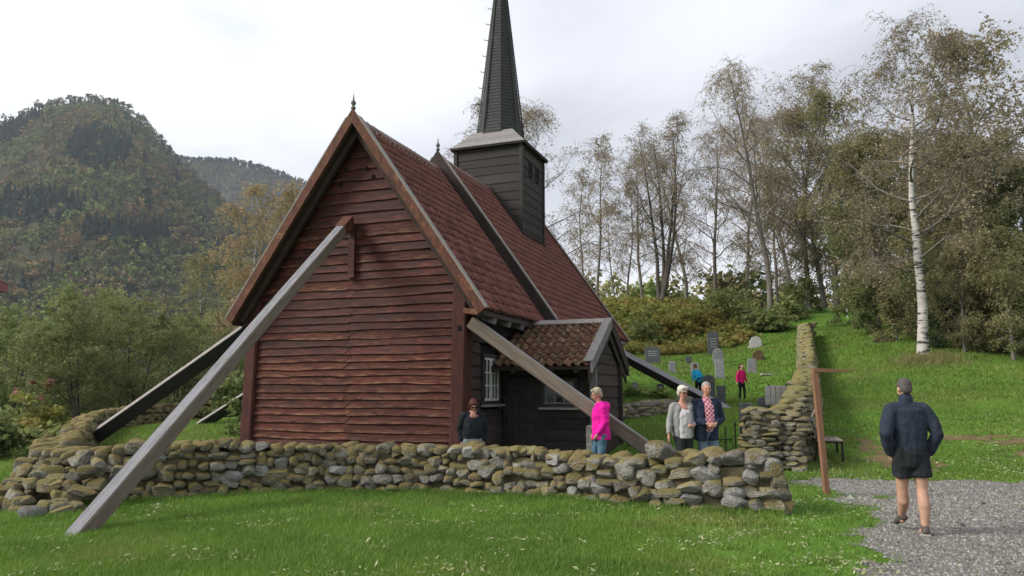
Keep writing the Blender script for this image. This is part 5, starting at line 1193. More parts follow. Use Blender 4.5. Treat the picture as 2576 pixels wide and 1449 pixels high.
# valley woods at the foot of the hill
n = 1250; D = rr.uniform(75, 520, n) ; u = rr.uniform(-300, 900, n); P = np.stack([(u - 1288) / 1880 * D, D, np.zeros(n)], 1); P[:, 2] = ground_z(P[:, 0], P[:, 1]) - .5 + smooth01((D - 200) / 320) * 20
clear = (np.array([mnoise.noise(Vector((p[0] * .02, p[1] * .02, 2.5))) for p in P]) < .3) & ~((u < 120) & (D < 230) & (D > 120)); P = P[clear]; D = D[clear]; n = len(P)
con = (rr.random(n) < .18) & (D > 160); cols = pal(rr, n, PAL_G); br = rr.random(n) < .35; cols[br] = pal(rr, br.sum(), PAL_D); cols[con] = pal(rr, con.sum(), PAL_C * 1.3); H = np.where(D < 160, rr.uniform(5, 9, n), rr.uniform(9, 17, n))
def refine(P, H, cols, con, rep, seed):       # nearer trees: several crowns grown together
    r2 = np.random.default_rng(seed); k = np.repeat(np.arange(len(P)), rep); off = r2.normal(0, 1, (len(k), 3)) * (H[k] * .16)[:, None]; off[:, 2] = np.abs(off[:, 2]) * .8
    return P[k] + off, H[k] * r2.uniform(.55, .85, len(k)), cols[k] * r2.uniform(.85, 1.15, len(k))[:, None], con[k]
P2, H2, c2, k2 = refine(P, H, cols, con, 3, 3); vv, ff, cc = forest(P2, H2, c2, k2, 3, LEAFY); o = link('valley_woods', np_mesh('valley_woods', vv, [ff], m_forest, False, cc)); tag(o, 'green and brown woods in the valley below the hill', 'woods', kind='stuff')
# woods on the rise behind the churchyard trees
n = 1150; D = rr.uniform(66, 230, n); u = rr.uniform(1150, 2750, n); x = (u - 1288) / 1880 * D; P = np.stack([x, D, ground_z(x, D) - .3], 1); keep = ~((u > 1500) & (u < 1800) & (D < 74)) & ~((u > 2020) & (u < 2100) & (D < 80)); P = P[keep]; D = D[keep]; n = len(P)
con = rr.random(n) < .06; cols = pal(rr, n, np.array([(.22, .19, .09), (.20, .20, .085), (.26, .22, .10)])); g_ = rr.random(n) < .55; cols[g_] = pal(rr, g_.sum(), PAL_G * 1.5); cols[con] = pal(rr, con.sum(), PAL_C * 2.5); H = np.where(con, rr.uniform(3, 6, n), rr.uniform(2, 5, n))
P2, H2, c2, k2 = refine(P, H, cols, con, 3, 4); vv, ff, cc = forest(P2, H2, c2, k2, 5, LEAFY); o = link('slope_woods', np_mesh('slope_woods', vv, [ff], m_forest, False, cc)); tag(o, 'scrubby woods on the rise behind the churchyard birches', 'woods', kind='stuff')
# far red barn at the left edge
p = px(-8, 716, 330); fb = empty('red_barn', (p.x, p.y, p.z - 3), R(20), 'far red barn with brown roof at the left picture edge', 'barn')
m_barn = mat('barn_red', (.20, .035, .025), (.15, .03, .022), 1, rough=.85); m_barnroof = mat('barn_roof', (.16, .09, .065), (.12, .07, .05), 1, rough=.9)
b = MB(); b.prism([(-3, 0), (3, 0), (3, 4.2), (0, 6), (-3, 4.2)], -5, 5, m_barn); b.build('wall', fb); b = MB(); b.prism([(-3.4, 4.05), (0, 6.1), (3.4, 4.05), (3.4, 4.25), (0, 6.35), (-3.4, 4.25)], -5.3, 5.3, m_barnroof); b.build('roof', fb)

# ------------------------------------------------------------------ people
def skin_mat(name, c): return mat(name, c, tuple(k * .82 for k in c), 14, rough=.6, spec=.3)
m_skin = skin_mat('skin_fair', (.52, .30, .22)); m_skin_r = skin_mat('skin_ruddy', (.50, .25, .18)); m_skin_leg = skin_mat('skin_legs', (.46, .27, .19))
def cloth(name, c, c2=None, s=7): return mat(name, c, c2 or tuple(k * .7 for k in c), s, (1, 1, .7), rough=.9, bump=(9, (1, 1, .6), .9, .035), spec=.12)
class Blob:
    """closed shells that are fused into one continuous surface"""
    def __init__(s): s.V = []; s.F = []
    def ell(s, c, r, rot=None, n=12):
        bm = bmesh.new(); bmesh.ops.create_uvsphere(bm, u_segments=n, v_segments=max(6, n // 2 + 2), radius=1.0)
        M = Matrix.Translation(c) @ (rot.to_4x4() if rot else Matrix()) @ Matrix.Diagonal((*r, 1)); b = len(s.V)
        s.V += [tuple(M @ v.co) for v in bm.verts]; s.F += [tuple(b + v.index for v in f.verts) for f in bm.faces]; bm.free(); return s
    def cap(s, pts, rad, flat=1.0, axis=None, n=12, e0=1.0, e1=1.0):
        """chain of round sections; rad per point; flat scales the section along `axis` (default y)"""
        pts = [Vector(p) for p in pts]; ax = Vector(axis or (0, 1, 0)); b = len(s.V); rings = 0
        P, Rr = [], []
        d0 = (pts[1] - pts[0]).normalized(); d1 = (pts[-1] - pts[-2]).normalized()
        P += [pts[0] - d0 * rad[0] * .8 * e0, pts[0] - d0 * rad[0] * .45 * e0]; Rr += [rad[0] * .35, rad[0] * .82]
        P += pts; Rr += list(rad); P += [pts[-1] + d1 * rad[-1] * .45 * e1, pts[-1] + d1 * rad[-1] * .8 * e1]; Rr += [rad[-1] * .82, rad[-1] * .35]
        for i, p in enumerate(P):
            d = (P[min(i + 1, len(P) - 1)] - P[max(i - 1, 0)]).normalized()
            y = (ax - d * ax.dot(d)); y = y.normalized() if y.length > .05 else d.orthogonal().normalized(); x = y.cross(d).normalized()
            s.V += [tuple(p + x * math.cos(6.2832 * k / n) * Rr[i] + y * math.sin(6.2832 * k / n) * Rr[i] * flat) for k in range(n)]
        m = len(P); s.F += [(b + i * n + k, b + i * n + (k + 1) % n, b + (i + 1) * n + (k + 1) % n, b + (i + 1) * n + k) for i in range(m - 1) for k in range(n)]
        s.F += [tuple(b + k for k in range(n))[::-1], tuple(b + (m - 1) * n + k for k in range(n))]; return s
    def build(s, name, parent, m, vox=.012, smooth=6, fold=None):
        me = bpy.data.meshes.new(name); me.from_pydata(s.V, [], s.F)
        bm = bmesh.new(); bm.from_mesh(me); bmesh.ops.recalc_face_normals(bm, faces=bm.faces); bm.to_mesh(me); bm.free()
        o = bpy.data.objects.new('tmp', me); COL.objects.link(o)
        md = o.modifiers.new('r', 'REMESH'); md.mode = 'VOXEL'; md.voxel_size = vox; md.use_smooth_shade = True
        sm = o.modifiers.new('s', 'SMOOTH'); sm.iterations = smooth; sm.factor = .5
        dg = bpy.context.evaluated_depsgraph_get(); ev = o.evaluated_get(dg); out = bpy.data.meshes.new_from_object(ev)
        bpy.data.objects.remove(o); out.name = name; out.materials.clear(); out.materials.append(m)
        out.polygons.foreach_set('use_smooth', [True] * len(out.polygons))
        fold = fold if fold is not None else (.0075 if name in ('jacket', 'cardigan', 'trousers', 'shorts', 'top', 'shirt', 'sweater') else 0)
        if fold:          # soft creases in the cloth
            k = random.Random(len(out.vertices)).uniform(0, 50)
            nv = len(out.vertices); C = np.empty(nv * 3, np.float32); Nn = np.empty(nv * 3, np.float32); out.vertices.foreach_get('co', C); out.vertices.foreach_get('normal', Nn); C = C.reshape(-1, 3); Nn = Nn.reshape(-1, 3)
            q = np.array([(1 - abs(mnoise.noise((x * 6 + z * 4 + k, y * 6, z * 8 - x * 5))) * 2.2) * .8 + .35 * mnoise.noise((x * 17 - z * 8, y * 17 + k, z * 13)) for x, y, z in C.tolist()], np.float32)
            out.vertices.foreach_set('co', (C + Nn * (q * fold)[:, None]).ravel()); out.update()
        return link(name, out, parent)
def rotz(v, a): return Vector((v[0] * math.cos(a) - v[1] * math.sin(a), v[0] * math.sin(a) + v[1] * math.cos(a), v[2]))
def hand(B, wrist, d, palm_n, side, s=1.0, curl=.5):
    """palm, four fingers of different lengths and a thumb; d = pointing direction, palm_n = palm normal, side = thumb direction sign"""
    wrist, d, n = Vector(wrist), Vector(d).normalized(), Vector(palm_n).normalized(); a = d.cross(n).normalized() * side
    B.cap([wrist, wrist + d * .045 * s, wrist + d * .085 * s], [.026 * s, .036 * s, .034 * s], .55, n)
    for i, (off, L) in enumerate(((.028, .070), (.010, .080), (-.009, .074), (-.026, .058))):
        b = wrist + d * .088 * s + a * off * s; k = b + (d + n * curl * .35).normalized() * L * .5 * s; t = k + (d + n * curl * 1.2).normalized() * L * .5 * s
        B.cap([b - d * .01, k, t], [.0098 * s, .0095 * s, .0085 * s], 1, n, 8)
    b = wrist + d * .03 * s + a * .03 * s; k = b + (d * .6 + a * .8).normalized() * .035 * s; B.cap([b, k, k + (d + n * .4).normalized() * .03 * s], [.012 * s, .011 * s, .009 * s], 1, n, 8)
def head(B, c, yaw, pitch, s=1.0):
    """skull, jaw, nose, ears; faces -y turned by yaw, nodding by pitch"""
    Rm = Matrix.Rotation(yaw, 3, 'Z') @ Matrix.Rotation(pitch, 3, 'X'); c = Vector(c)
    P = lambda x, y, z: c + Rm @ (Vector((x, y, z)) * s)
    B.ell(P(0, .012, .035), (.073 * s, .092 * s, .088 * s), Rm, 14); B.ell(P(0, -.022, -.035), (.056 * s, .066 * s, .072 * s), Rm, 12); B.ell(P(0, -.055, -.082), (.030 * s, .026 * s, .022 * s), Rm, 10)
    B.cap([P(0, -.088, .018), P(0, -.108, -.022)], [.011 * s, .015 * s], 1, (1, 0, 0), 8); B.ell(P(0, -.078, .032), (.05 * s, .016 * s, .012 * s), Rm, 10)
    B.ell(P(0, -.083, -.052), (.024 * s, .012 * s, .011 * s), Rm, 8)
    for sx in (-1, 1): B.ell(P(.073 * sx, .012, -.004), (.012 * s, .022 * s, .032 * s), Rm, 8); B.ell(P(.038 * sx, -.062, -.018), (.024 * s, .022 * s, .02 * s), Rm, 8)
    return P, Rm
def face_bits(root, P, Rm, s, glasses=None, brow=True):
    b = Blob()
    e = MB()
    m_eye = mat('eye_dark', (.03, .02, .018), rough=.3); m_lip = mat('lips', (.36, .12, .10), rough=.5)
    for sx in (-1, 1):
        p = P(.030 * sx, -.083, .012); o = link('eye', small_ball('eye', m_eye), root); o.location = p; o.scale = (.013 * s, .008 * s, .007 * s); o.rotation_euler = Rm.to_euler()
    o = link('mouth', small_ball('mouth', m_lip), root); o.location = P(0, -.090, -.052); o.scale = (.024 * s, .008 * s, .006 * s); o.rotation_euler = Rm.to_euler()
    if glasses:
        for sx in (-1, 1):
            o = link('lens', small_ball('lens', glasses), root); o.location = P(.033 * sx, -.094, .012); o.scale = (.030 * s, .008 * s, .020 * s); o.rotation_euler = Rm.to_euler()
        g = MB(); g.tube([P(-.02, -.099, .014), P(.02, -.099, .014)], .004, 5, m_iron)
        for sx in (-1, 1): g.tube([P(.062 * sx, -.085, .016), P(.078 * sx, .0, .012)], .0035, 5, m_iron)
        g.build('glasses_frame', root)
_balls = {}
def small_ball(name, m):
    if (name, m.name) not in _balls:
        bm = bmesh.new(); bmesh.ops.create_uvsphere(bm, u_segments=10, v_segments=8, radius=1.0); me = bpy.data.meshes.new(name); bm.to_mesh(me); bm.free(); me.materials.append(m)
        me.polygons.foreach_set('use_smooth', [True] * len(me.polygons)); _balls[(name, m.name)] = me
    return _balls[(name, m.name)]
def hair(root, P, Rm, s, m, style='short', vox=.012):
    h = Blob()
    if style == 'short':
        h.ell(P(0, .024, .050), (.080 * s, .094 * s, .086 * s), Rm, 14); h.ell(P(0, .062, .0), (.070 * s, .050 * s, .075 * s), Rm, 12)
    elif style == 'fluffy':
        h.ell(P(0, .022, .060), (.090 * s, .100 * s, .088 * s), Rm, 14); h.ell(P(0, .060, .0), (.080 * s, .058 * s, .085 * s), Rm, 12); h.ell(P(-.03, -.05, .10), (.045 * s, .04 * s, .028 * s), Rm); h.ell(P(.03, -.05, .103), (.045 * s, .04 * s, .028 * s), Rm)
    elif style == 'bob':
        h.ell(P(0, .020, .055), (.088 * s, .100 * s, .088 * s), Rm, 14); h.ell(P(0, .06, -.03), (.085 * s, .06 * s, .11 * s), Rm, 12)
        for sx in (-1, 1): h.ell(P(.078 * sx, .0, -.01), (.022 * s, .05 * s, .085 * s), Rm)
        h.ell(P(0, -.06, .085), (.062 * s, .035 * s, .03 * s), Rm)
    elif style == 'pony':
        h.ell(P(0, .024, .050), (.080 * s, .094 * s, .084 * s), Rm, 14); h.ell(P(0, .062, .0), (.066 * s, .045 * s, .07 * s), Rm, 12); h.cap([P(0, .10, .04), P(0, .14, -.02), P(0, .13, -.14)], [.028 * s, .03 * s, .014 * s])
    return h.build('hair', root, m, vox, 3)
def person(loc, yaw, label, H=1.75, pose=None, vox=.011):
    z = gz(loc[0], loc[1]) if len(loc) < 3 else loc[2]
    return empty('person', (loc[0], loc[1], z), yaw, label, 'person')
def shoe(root, foot, toe_dir, m, s=1.0, lift=0.0, pitch=0.0):
    d = Vector(toe_dir).normalized(); f = Vector(foot); b = Blob(); up = Vector((0, 0, 1)); dd = (d * math.cos(pitch) - up * math.sin(pitch))
    b.cap([f - dd * .055 * s + up * .045, f + dd * .06 * s + up * .042, f + dd * .155 * s + up * .032], [.044 * s, .046 * s, .036 * s], .85, (0, 0, 1)); b.cap([f + up * .05, f + up * .10], [.044 * s, .042 * s])
    return b.build('shoe', root, m, .012, 3)

# --- man in navy jacket and shorts, walking away on the gravel
def walking_man():
    r = person((4.66, 8.92), R(180 - 4), 'man in navy jacket and dark shorts walking away on the gravel')
    # body faces -y locally; root turned so he walks away from the viewer
    H = 1.78; hipz = .93; B = Blob()
    LF, RF = Vector((.075, -.16, 0)), Vector((-.085, .24, .06))         # his left / right foot: left forward? weight on the rear-planted leg
    # local x is mirrored in view (he faces away)
    lh, rh = Vector((.095, 0, hipz)), Vector((-.095, 0, hipz))
    planted = Vector((-.06, .10, .0)); swing = Vector((.055, -.22, .07))
    kP = Vector((-.09, .02, .50)); kS = Vector((.085, -.09, .50))
    B.cap([rh, kP.lerp(rh, .45), kP + Vector((0, .0, 0)), kP.lerp(planted, .35) + Vector((0, .028, 0)), planted + Vector((0, 0, .10))], [.092, .084, .061, .067, .040])
    B.cap([lh, kS.lerp(lh, .45), kS, kS.lerp(swing, .35) + Vector((0, .028, 0)), swing + Vector((0, .0, .10))], [.092, .084, .061, .067, .040])
    B.cap([planted + Vector((0, .03, .05)), planted + Vector((0, -.10, .03))], [.034, .03]); B.cap([swing + Vector((0, .03, .05)), swing + Vector((0, -.10, .03))], [.034, .03])
    B.cap([(0, 0, .92), (0, .0, 1.12), (0, -.01, 1.35), (0, -.02, 1.46)], [.15, .14, .16, .10], .7); B.cap([(0, -.02, 1.44), (0, -.035, 1.56)], [.058, .055])
    for sx in (-1, 1):
        sh, el, wr = Vector((.19 * sx, -.01, 1.42)), Vector((.275 * sx, .06, 1.13)), Vector((.215 * sx, -.05, .90))
        B.cap([sh, sh.lerp(el, .5), el, el.lerp(wr, .5), wr], [.06, .05, .042, .038, .028]); hand(B, wr, (-.25 * sx, -.5, -.8), (-sx, 0, 0), sx, .95, .5)
    P, Rm = head(B, (0, -.05, 1.645), R(0), R(16)); B.build('body', r, m_skin_leg, .009, 5)
    hair(r, P, Rm, 1.0, mat('grey_brown_hair', (.055, .048, .045), (.10, .09, .085), 40, rough=.8), 'short', .008)
    face_bits(r, P, Rm, 1.0)
    J = Blob(); J.cap([(0, .0, .90), (0, .005, 1.0), (0, .01, 1.14), (0, .0, 1.28), (0, -.005, 1.40), (0, -.015, 1.47)], [.178, .184, .196, .212, .200, .09], .66, e0=.15)
    J.cap([(0, -.025, 1.47), (0, -.035, 1.55)], [.080, .074], .95)
    for sx in (-1, 1):
        sh, el, wr = Vector((.185 * sx, -.008, 1.405)), Vector((.290 * sx, .07, 1.13)), Vector((.225 * sx, -.03, .915))
        J.cap([Vector((.05 * sx, 0, 1.43)), sh], [.075, .088]); J.cap([sh, sh.lerp(el, .5) + Vector((.012 * sx, 0, 0)), el, el.lerp(wr, .5), wr], [.086, .079, .072, .066, .050])
    J.build('jacket', r, cloth('navy_jacket', (.023, .030, .046), (.036, .045, .066), 5), .010, 4)
    S = Blob(); S.cap([(0, .0, .99), (0, .01, .90), (0, .01, .82)], [.160, .168, .155], .74)
    for sx, k, hp in ((-1, kP, rh), (1, kS, lh)):
        e = hp.lerp(k, .66); S.cap([hp + Vector((0, 0, .02)), hp.lerp(k, .3), e], [.106, .110, .118], .98, e1=.12)
    S.build('shorts', r, cloth('dark_shorts', (.016, .018, .020), (.026, .029, .032), 6), .010, 3)
    m_sh = mat('grey_shoe', (.05, .043, .038), (.09, .08, .07), 9, rough=.8)
    shoe(r, planted, (-.35, -1, 0), m_sh); shoe(r, swing + Vector((0, 0, .02)), (.1, -1, 0), m_sh, pitch=.35)
    so = MB(); d = Vector((-.35, -1, 0)).normalized(); so.beam(planted + d * -.09 + Vector((0, 0, .012)), planted + d * .19 + Vector((0, 0, .012)), .085, .022, m=mat('pale_sole', (.35, .33, .30), rough=.8)); so.build('sole', r)
walking_man()

def trousers(root, hz, feet, knees, m, hw=.09, r=(.095, .075, .062, .055), waist=.155, vox=.014, flat=.75):
    b = Blob(); b.cap([(0, 0, hz + .10), (0, .005, hz + .02), (0, .01, hz - .05)], [waist, waist * 1.06, waist * .9], flat)
    for sx, f, k in zip((-1, 1), feet, knees):
        h = Vector((hw * sx, 0, hz - .02)); f, k = Vector(f), Vector(k); b.cap([h, h.lerp(k, .5), k, k.lerp(f, .5), f + Vector((0, 0, .07))], list(r) + [r[-1] * .98])
    return b.build('trousers', root, m, vox, 3)
# --- couple inside the gateway
def couple_man():
    r = person((3.50, 13.62), R(10), 'grey haired man in navy jacket and pink checked shirt beside the woman in sunglasses'); B = Blob(); hz = .92
    feet = [Vector((-.10, .02, 0)), Vector((.12, -.05, 0))]; knees = [Vector((-.10, -.02, .48)), Vector((.115, -.06, .48))]
    for sx, f, k in zip((-1, 1), feet, knees): B.cap([(.09 * sx, 0, hz), k, f + Vector((0, 0, .09))], [.08, .055, .04])
    B.cap([(0, 0, .92), (0, -.02, 1.15), (0, 0, 1.38), (0, 0, 1.46)], [.15, .16, .16, .09], .8); B.cap([(0, 0, 1.44), (0, -.015, 1.56)], [.062, .058])
    P, Rm = head(B, (0, -.03, 1.665), R(-8), R(4), 1.04)
    W = {}
    for sx in (-1, 1):
        sh, el = Vector((.20 * sx, .01, 1.42)), Vector((.275 * sx, .0, 1.13)); wr = Vector((.075 * sx - .02, -.235, 1.06)); W[sx] = (sh, el, wr)
        B.cap([sh, sh.lerp(el, .5), el, el.lerp(wr, .5), wr], [.06, .05, .042, .038, .03]); hand(B, wr, (-.85 * sx, -.35, -.05), (0, .6, -.4), sx, 1.0, .9)
    B.build('body', r, m_skin_r, .012, 5); face_bits(r, P, Rm, 1.0)
    hair(r, P, Rm, 1.04, mat('grey_hair', (.33, .31, .29), (.22, .21, .20), 40, rough=.8), 'short')
    m_check = bpy.data.materials.new('pink_check_shirt'); m_check.use_nodes = True; nt = m_check.node_tree; bs = nt.nodes['Principled BSDF']; bs.inputs['Roughness'].default_value = .9
    tc = nt.nodes.new('ShaderNodeTexCoord'); mp = nt.nodes.new('ShaderNodeMapping'); mp.inputs['Scale'].default_value = (1, .001, 1); ck = nt.nodes.new('ShaderNodeTexChecker'); ck.inputs['Scale'].default_value = 26
    ck.inputs['Color1'].default_value = (.62, .42, .46, 1); ck.inputs['Color2'].default_value = (.42, .055, .10, 1); nt.links.new(tc.outputs['Object'], mp.inputs[0]); nt.links.new(mp.outputs[0], ck.inputs[0]); nt.links.new(ck.outputs[0], bs.inputs['Base Color'])
    S = Blob(); S.cap([(0, -.015, .93), (0, -.035, 1.05), (0, -.03, 1.2), (0, -.01, 1.36), (0, .0, 1.45)], [.150, .175, .172, .165, .10], .80, e0=.1); S.cap([(0, 0, 1.45), (0, -.01, 1.50)], [.075, .068]); S.build('shirt', r, m_check, .0135, 3)
    J = Blob()
    for sx in (-1, 1):      # open jacket: two halves that leave the shirt front bare
        k_ = -.028 if sx > 0 else .012
        J.cap([((.112 + k_) * sx, .015, .78), ((.118 + k_) * sx, -.005, 1.0), ((.122 + k_) * sx, -.008, 1.2), ((.118 + k_) * sx, .005, 1.38)], [.112, .110, .108, .098], 1.38, e0=.15); J.cap([(.05 * sx, .07, .80), (.06 * sx, .085, 1.1), (.06 * sx, .07, 1.4)], [.12, .11, .10], .8)
        sh, el, wr = W[sx]; wr = el.lerp(wr, .82); J.cap([Vector((.07 * sx, .03, 1.43)), sh], [.068, .086]); J.cap([sh, sh.lerp(el, .5), el, el.lerp(wr, .5), wr], [.085, .078, .070, .062, .052])
    J.cap([(-.06, .03, 1.48), (0, .06, 1.51), (.06, .03, 1.48)], [.03, .032, .03]); J.build('jacket', r, cloth('dark_navy_jacket', (.018, .026, .048), (.03, .040, .068), 5), .0135, 3)
    trousers(r, hz, feet, knees, cloth('blue_jeans', (.085, .13, .19), (.16, .21, .27), 5), waist=.165, r=(.105, .088, .074, .068))
    ms = mat('brown_shoe', (.03, .02, .015), rough=.6)
    for f, d in zip(feet, ((-.2, -1, 0), (.25, -1, 0))): shoe(r, f, d, ms)
couple_man()
def couple_woman():
    r = person((3.05, 13.55), R(12), 'white haired woman in sunglasses, grey cardigan and white top behind the wall'); B = Blob(); hz = .88
    feet = [Vector((-.07, -.08, 0)), Vector((.10, .10, 0))]; knees = [Vector((-.085, -.11, .46)), Vector((.10, -.01, .46))]
    for sx, f, k in zip((-1, 1), feet, knees): B.cap([(.085 * sx, 0, hz), k, f + Vector((0, 0, .09))], [.078, .052, .038])
    B.cap([(0, 0, .88), (0, -.01, 1.08), (0, 0, 1.32), (0, 0, 1.40)], [.14, .14, .14, .085], .8); B.cap([(0, .0, 1.38), (0, -.02, 1.50)], [.052, .05])
    P, Rm = head(B, (0, -.035, 1.60), R(14), R(10), .98)
    sh, el, wr = Vector((-.17, .01, 1.36)), Vector((-.245, .02, 1.10)), Vector((-.295, -.05, .88)); AL = (sh, el, wr); B.cap([sh, sh.lerp(el, .5), el, el.lerp(wr, .5), wr], [.05, .043, .037, .033, .026]); hand(B, wr, (-.1, -.1, -1), (1, 0, 0), -1, .92, .35)
    sh, el, wr = Vector((.17, .01, 1.36)), Vector((.235, .03, 1.10)), Vector((.13, -.15, 1.03)); AR = (sh, el, wr); B.cap([sh, sh.lerp(el, .5), el, el.lerp(wr, .5), wr], [.05, .043, .037, .033, .026]); hand(B, wr, (-.7, -.5, .1), (0, .6, -.5), 1, .92, .7)
    B.build('body', r, m_skin_r, .012, 5); face_bits(r, P, Rm, .98, mat('dark_sunglass', (.008, .008, .01), rough=.15, spec=.5)); hair(r, P, Rm, .98, mat('white_hair', (.58, .55, .48), (.45, .42, .36), 40, rough=.8), 'fluffy')
    S = Blob(); S.cap([(0, -.01, .82), (0, -.025, .95), (0, -.03, 1.1), (0, -.03, 1.24), (0, .0, 1.36)], [.165, .16, .158, .152, .09], .80, e0=.12); S.build('top', r, cloth('white_top', (.60, .58, .57), (.48, .46, .46), 9), .0135, 3)
    J = Blob()
    for sx, (sh, el, wr) in ((-1, AL), (1, AR)):
        J.cap([(.115 * sx, .01, .84), (.118 * sx, .0, 1.0), (.115 * sx, -.005, 1.18), (.105 * sx, .0, 1.33)], [.078, .078, .078, .075], 1.45, e0=.15); J.cap([(.05 * sx, .07, .84), (.055 * sx, .075, 1.1), (.05 * sx, .06, 1.34)], [.10, .095, .085], .8)
        J.cap([Vector((.05 * sx, .02, 1.37)), sh], [.058, .072]); w2 = el.lerp(wr, .85); J.cap([sh, sh.lerp(el, .5), el, el.lerp(w2, .5), w2], [.070, .064, .058, .052, .044])
    J.cap([(-.07, .02, 1.40), (0, .055, 1.43), (.07, .02, 1.40)], [.032, .034, .032]); J.build('cardigan', r, cloth('grey_cardigan', (.30, .30, .29), (.22, .22, .215), 8), .0135, 3)
    trousers(r, hz, feet, knees, cloth('dark_green_trousers', (.022, .026, .026), (.035, .04, .04), 6), waist=.15, r=(.098, .08, .066, .055))
    ms = mat('black_shoe', (.015, .015, .016), rough=.5)
    for f in feet: shoe(r, f, (-.1, -1, 0), ms, .9)
couple_woman()
# --- woman in bright pink jacket, side on, at the prop
def pink_woman():
    r = person((1.66, 14.15), R(-82), 'blonde woman in bright pink jacket and blue jeans standing side on by the porch prop'); B = Blob(); hz = .86
    feet = [Vector((-.08, -.10, 0)), Vector((.09, .08, 0))]; knees = [Vector((-.085, -.13, .45)), Vector((.09, -.03, .45))]
    for sx, f, k in zip((-1, 1), feet, knees): B.cap([(.085 * sx, 0, hz), k, f + Vector((0, 0, .09))], [.078, .052, .038])
    B.cap([(0, 0, .88), (0, -.01, 1.08), (0, 0, 1.32), (0, -.01, 1.40)], [.14, .14, .14, .085], .85); B.cap([(0, -.02, 1.38), (0, -.05, 1.50)], [.052, .05])
    P, Rm = head(B, (0, -.075, 1.585), R(-6), R(16), .98); arms = {}
    for sx in (-1, 1):
        sh, el, wr = Vector((.17 * sx, .0, 1.35)), Vector((.215 * sx, .03, 1.09)), Vector((.15 * sx, -.10, .88)); arms[sx] = (sh, el, wr); B.cap([sh, el, wr], [.05, .038, .027]); hand(B, wr, (-.2 * sx, -.5, -.8), (-sx, 0, 0), sx, .92, .6)
    B.build('body', r, m_skin_r, .012, 5); face_bits(r, P, Rm, .98, None); hair(r, P, Rm, .98, mat('blonde_hair', (.40, .34, .25), (.28, .23, .16), 40, rough=.8), 'fluffy')
    g = MB()
    for sx in (-1, 1): g.tube([P(.05 * sx, -.098, .02), P(.07 * sx, -.06, .018), P(.08 * sx, .0, .012)], .004, 5, m_iron)
    g.build('glasses', r)
    J = Blob(); J.cap([(0, .0, .77), (0, .0, .90), (0, -.01, 1.05), (0, -.01, 1.2), (0, .0, 1.33), (0, -.01, 1.40)], [.185, .176, .165, .172, .160, .09], .95, e0=.12)
    for sx in (-1, 1):
        sh, el, wr = arms[sx]; w2 = el.lerp(wr, .92); J.cap([Vector((.05 * sx, .0, 1.36)), sh], [.066, .078]); J.cap([sh, sh.lerp(el, .5), el, el.lerp(w2, .5), w2], [.078, .074, .068, .060, .048])
    J.cap([(-.07, .0, 1.42), (0, .10, 1.40), (.07, .0, 1.42)], [.045, .062, .045]); J.ell((0, .12, 1.36), (.09, .06, .09)); J.cap([(-.055, -.06, 1.41), (.055, -.06, 1.41)], [.035, .035])
    J.cap([(-.17, -.02, .98), (0, -.175, .98), (.17, -.02, .98)], [.014, .014, .014]); J.build('jacket', r, cloth('hot_pink_jacket', (.78, .018, .34), (.60, .012, .25), 6), .0135, 3)
    trousers(r, hz, feet, knees, cloth('teal_jeans', (.055, .12, .18), (.085, .16, .22), 6), waist=.15, r=(.10, .082, .068, .058))
    for f in feet: shoe(r, f, (0, -1, 0), mat('black_shoe', (.015, .015, .016), rough=.5), .9)
pink_woman()
# --- woman in black sweater looking down by the church corner
def dark_woman():
    r = person((-.755, 14.62, -.12), R(8), 'red haired woman in black sweater looking down at the church corner'); B = Blob(); hz = .82
    feet = [Vector((-.10, .0, 0)), Vector((.10, .02, 0))]; knees = [Vector((-.10, -.03, .44)), Vector((.10, -.03, .44))]
    for sx, f, k in zip((-1, 1), feet, knees): B.cap([(.085 * sx, 0, hz), k, f + Vector((0, 0, .09))], [.078, .052, .038])
    B.cap([(0, 0, .84), (0, -.01, 1.04), (0, 0, 1.26), (0, -.01, 1.335)], [.15, .15, .145, .085], .85); B.cap([(0, -.02, 1.31), (0, -.06, 1.42)], [.055, .05])
    P, Rm = head(B, (0, -.095, 1.475), R(6), R(32), .96); arms = {}
    for sx in (-1, 1):
        sh, el, wr = Vector((.18 * sx, .0, 1.28)), Vector((.245 * sx, .06, 1.02)), Vector((.22 * sx, .02, .80)); arms[sx] = (sh, el, wr); B.cap([sh, el, wr], [.05, .038, .027]); hand(B, wr, (-.1 * sx, -.3, -.9), (-sx, 0, 0), sx, .92, .6)
    B.ell((0, -.11, 1.29), (.06, .03, .07)); B.build('body', r, m_skin_r, .012, 5); face_bits(r, P, Rm, .96, mat('dark_sunglass', (.008, .008, .01), rough=.15, spec=.5)); hair(r, P, Rm, .96, mat('red_brown_hair', (.10, .028, .022), (.06, .018, .015), 40, rough=.7), 'bob')
    J = Blob(); J.cap([(0, .0, .86), (0, -.01, .95), (0, -.02, 1.08), (0, -.005, 1.2), (0, .01, 1.28)], [.185, .19, .185, .18, .13], .80, e0=.15)
    for sx in (-1, 1):
        sh, el, wr = arms[sx]; J.cap([Vector((.09 * sx, .01, 1.29)), sh], [.062, .076]); J.cap([sh, sh.lerp(el, .5), el, el.lerp(wr, .5), wr], [.074, .068, .060, .052, .042])
    J.build('sweater', r, cloth('black_sweater', (.013, .016, .019), (.022, .026, .03), 7), .0135, 3)
    W = Blob(); W.cap([(0, .0, .80), (0, .0, .865)], [.178, .178], .80); W.build('white_hem', r, cloth('white_hem_cloth', (.6, .6, .6)), .0135, 2)
    trousers(r, hz - .03, feet, knees, cloth('grey_green_trousers', (.13, .15, .14), (.19, .21, .20), 6), waist=.172, r=(.115, .088, .072, .062), flat=.82)
    for f in feet: shoe(r, f, (0, -1, 0), mat('black_shoe', (.015, .015, .016), rough=.5), .9)
dark_woman()
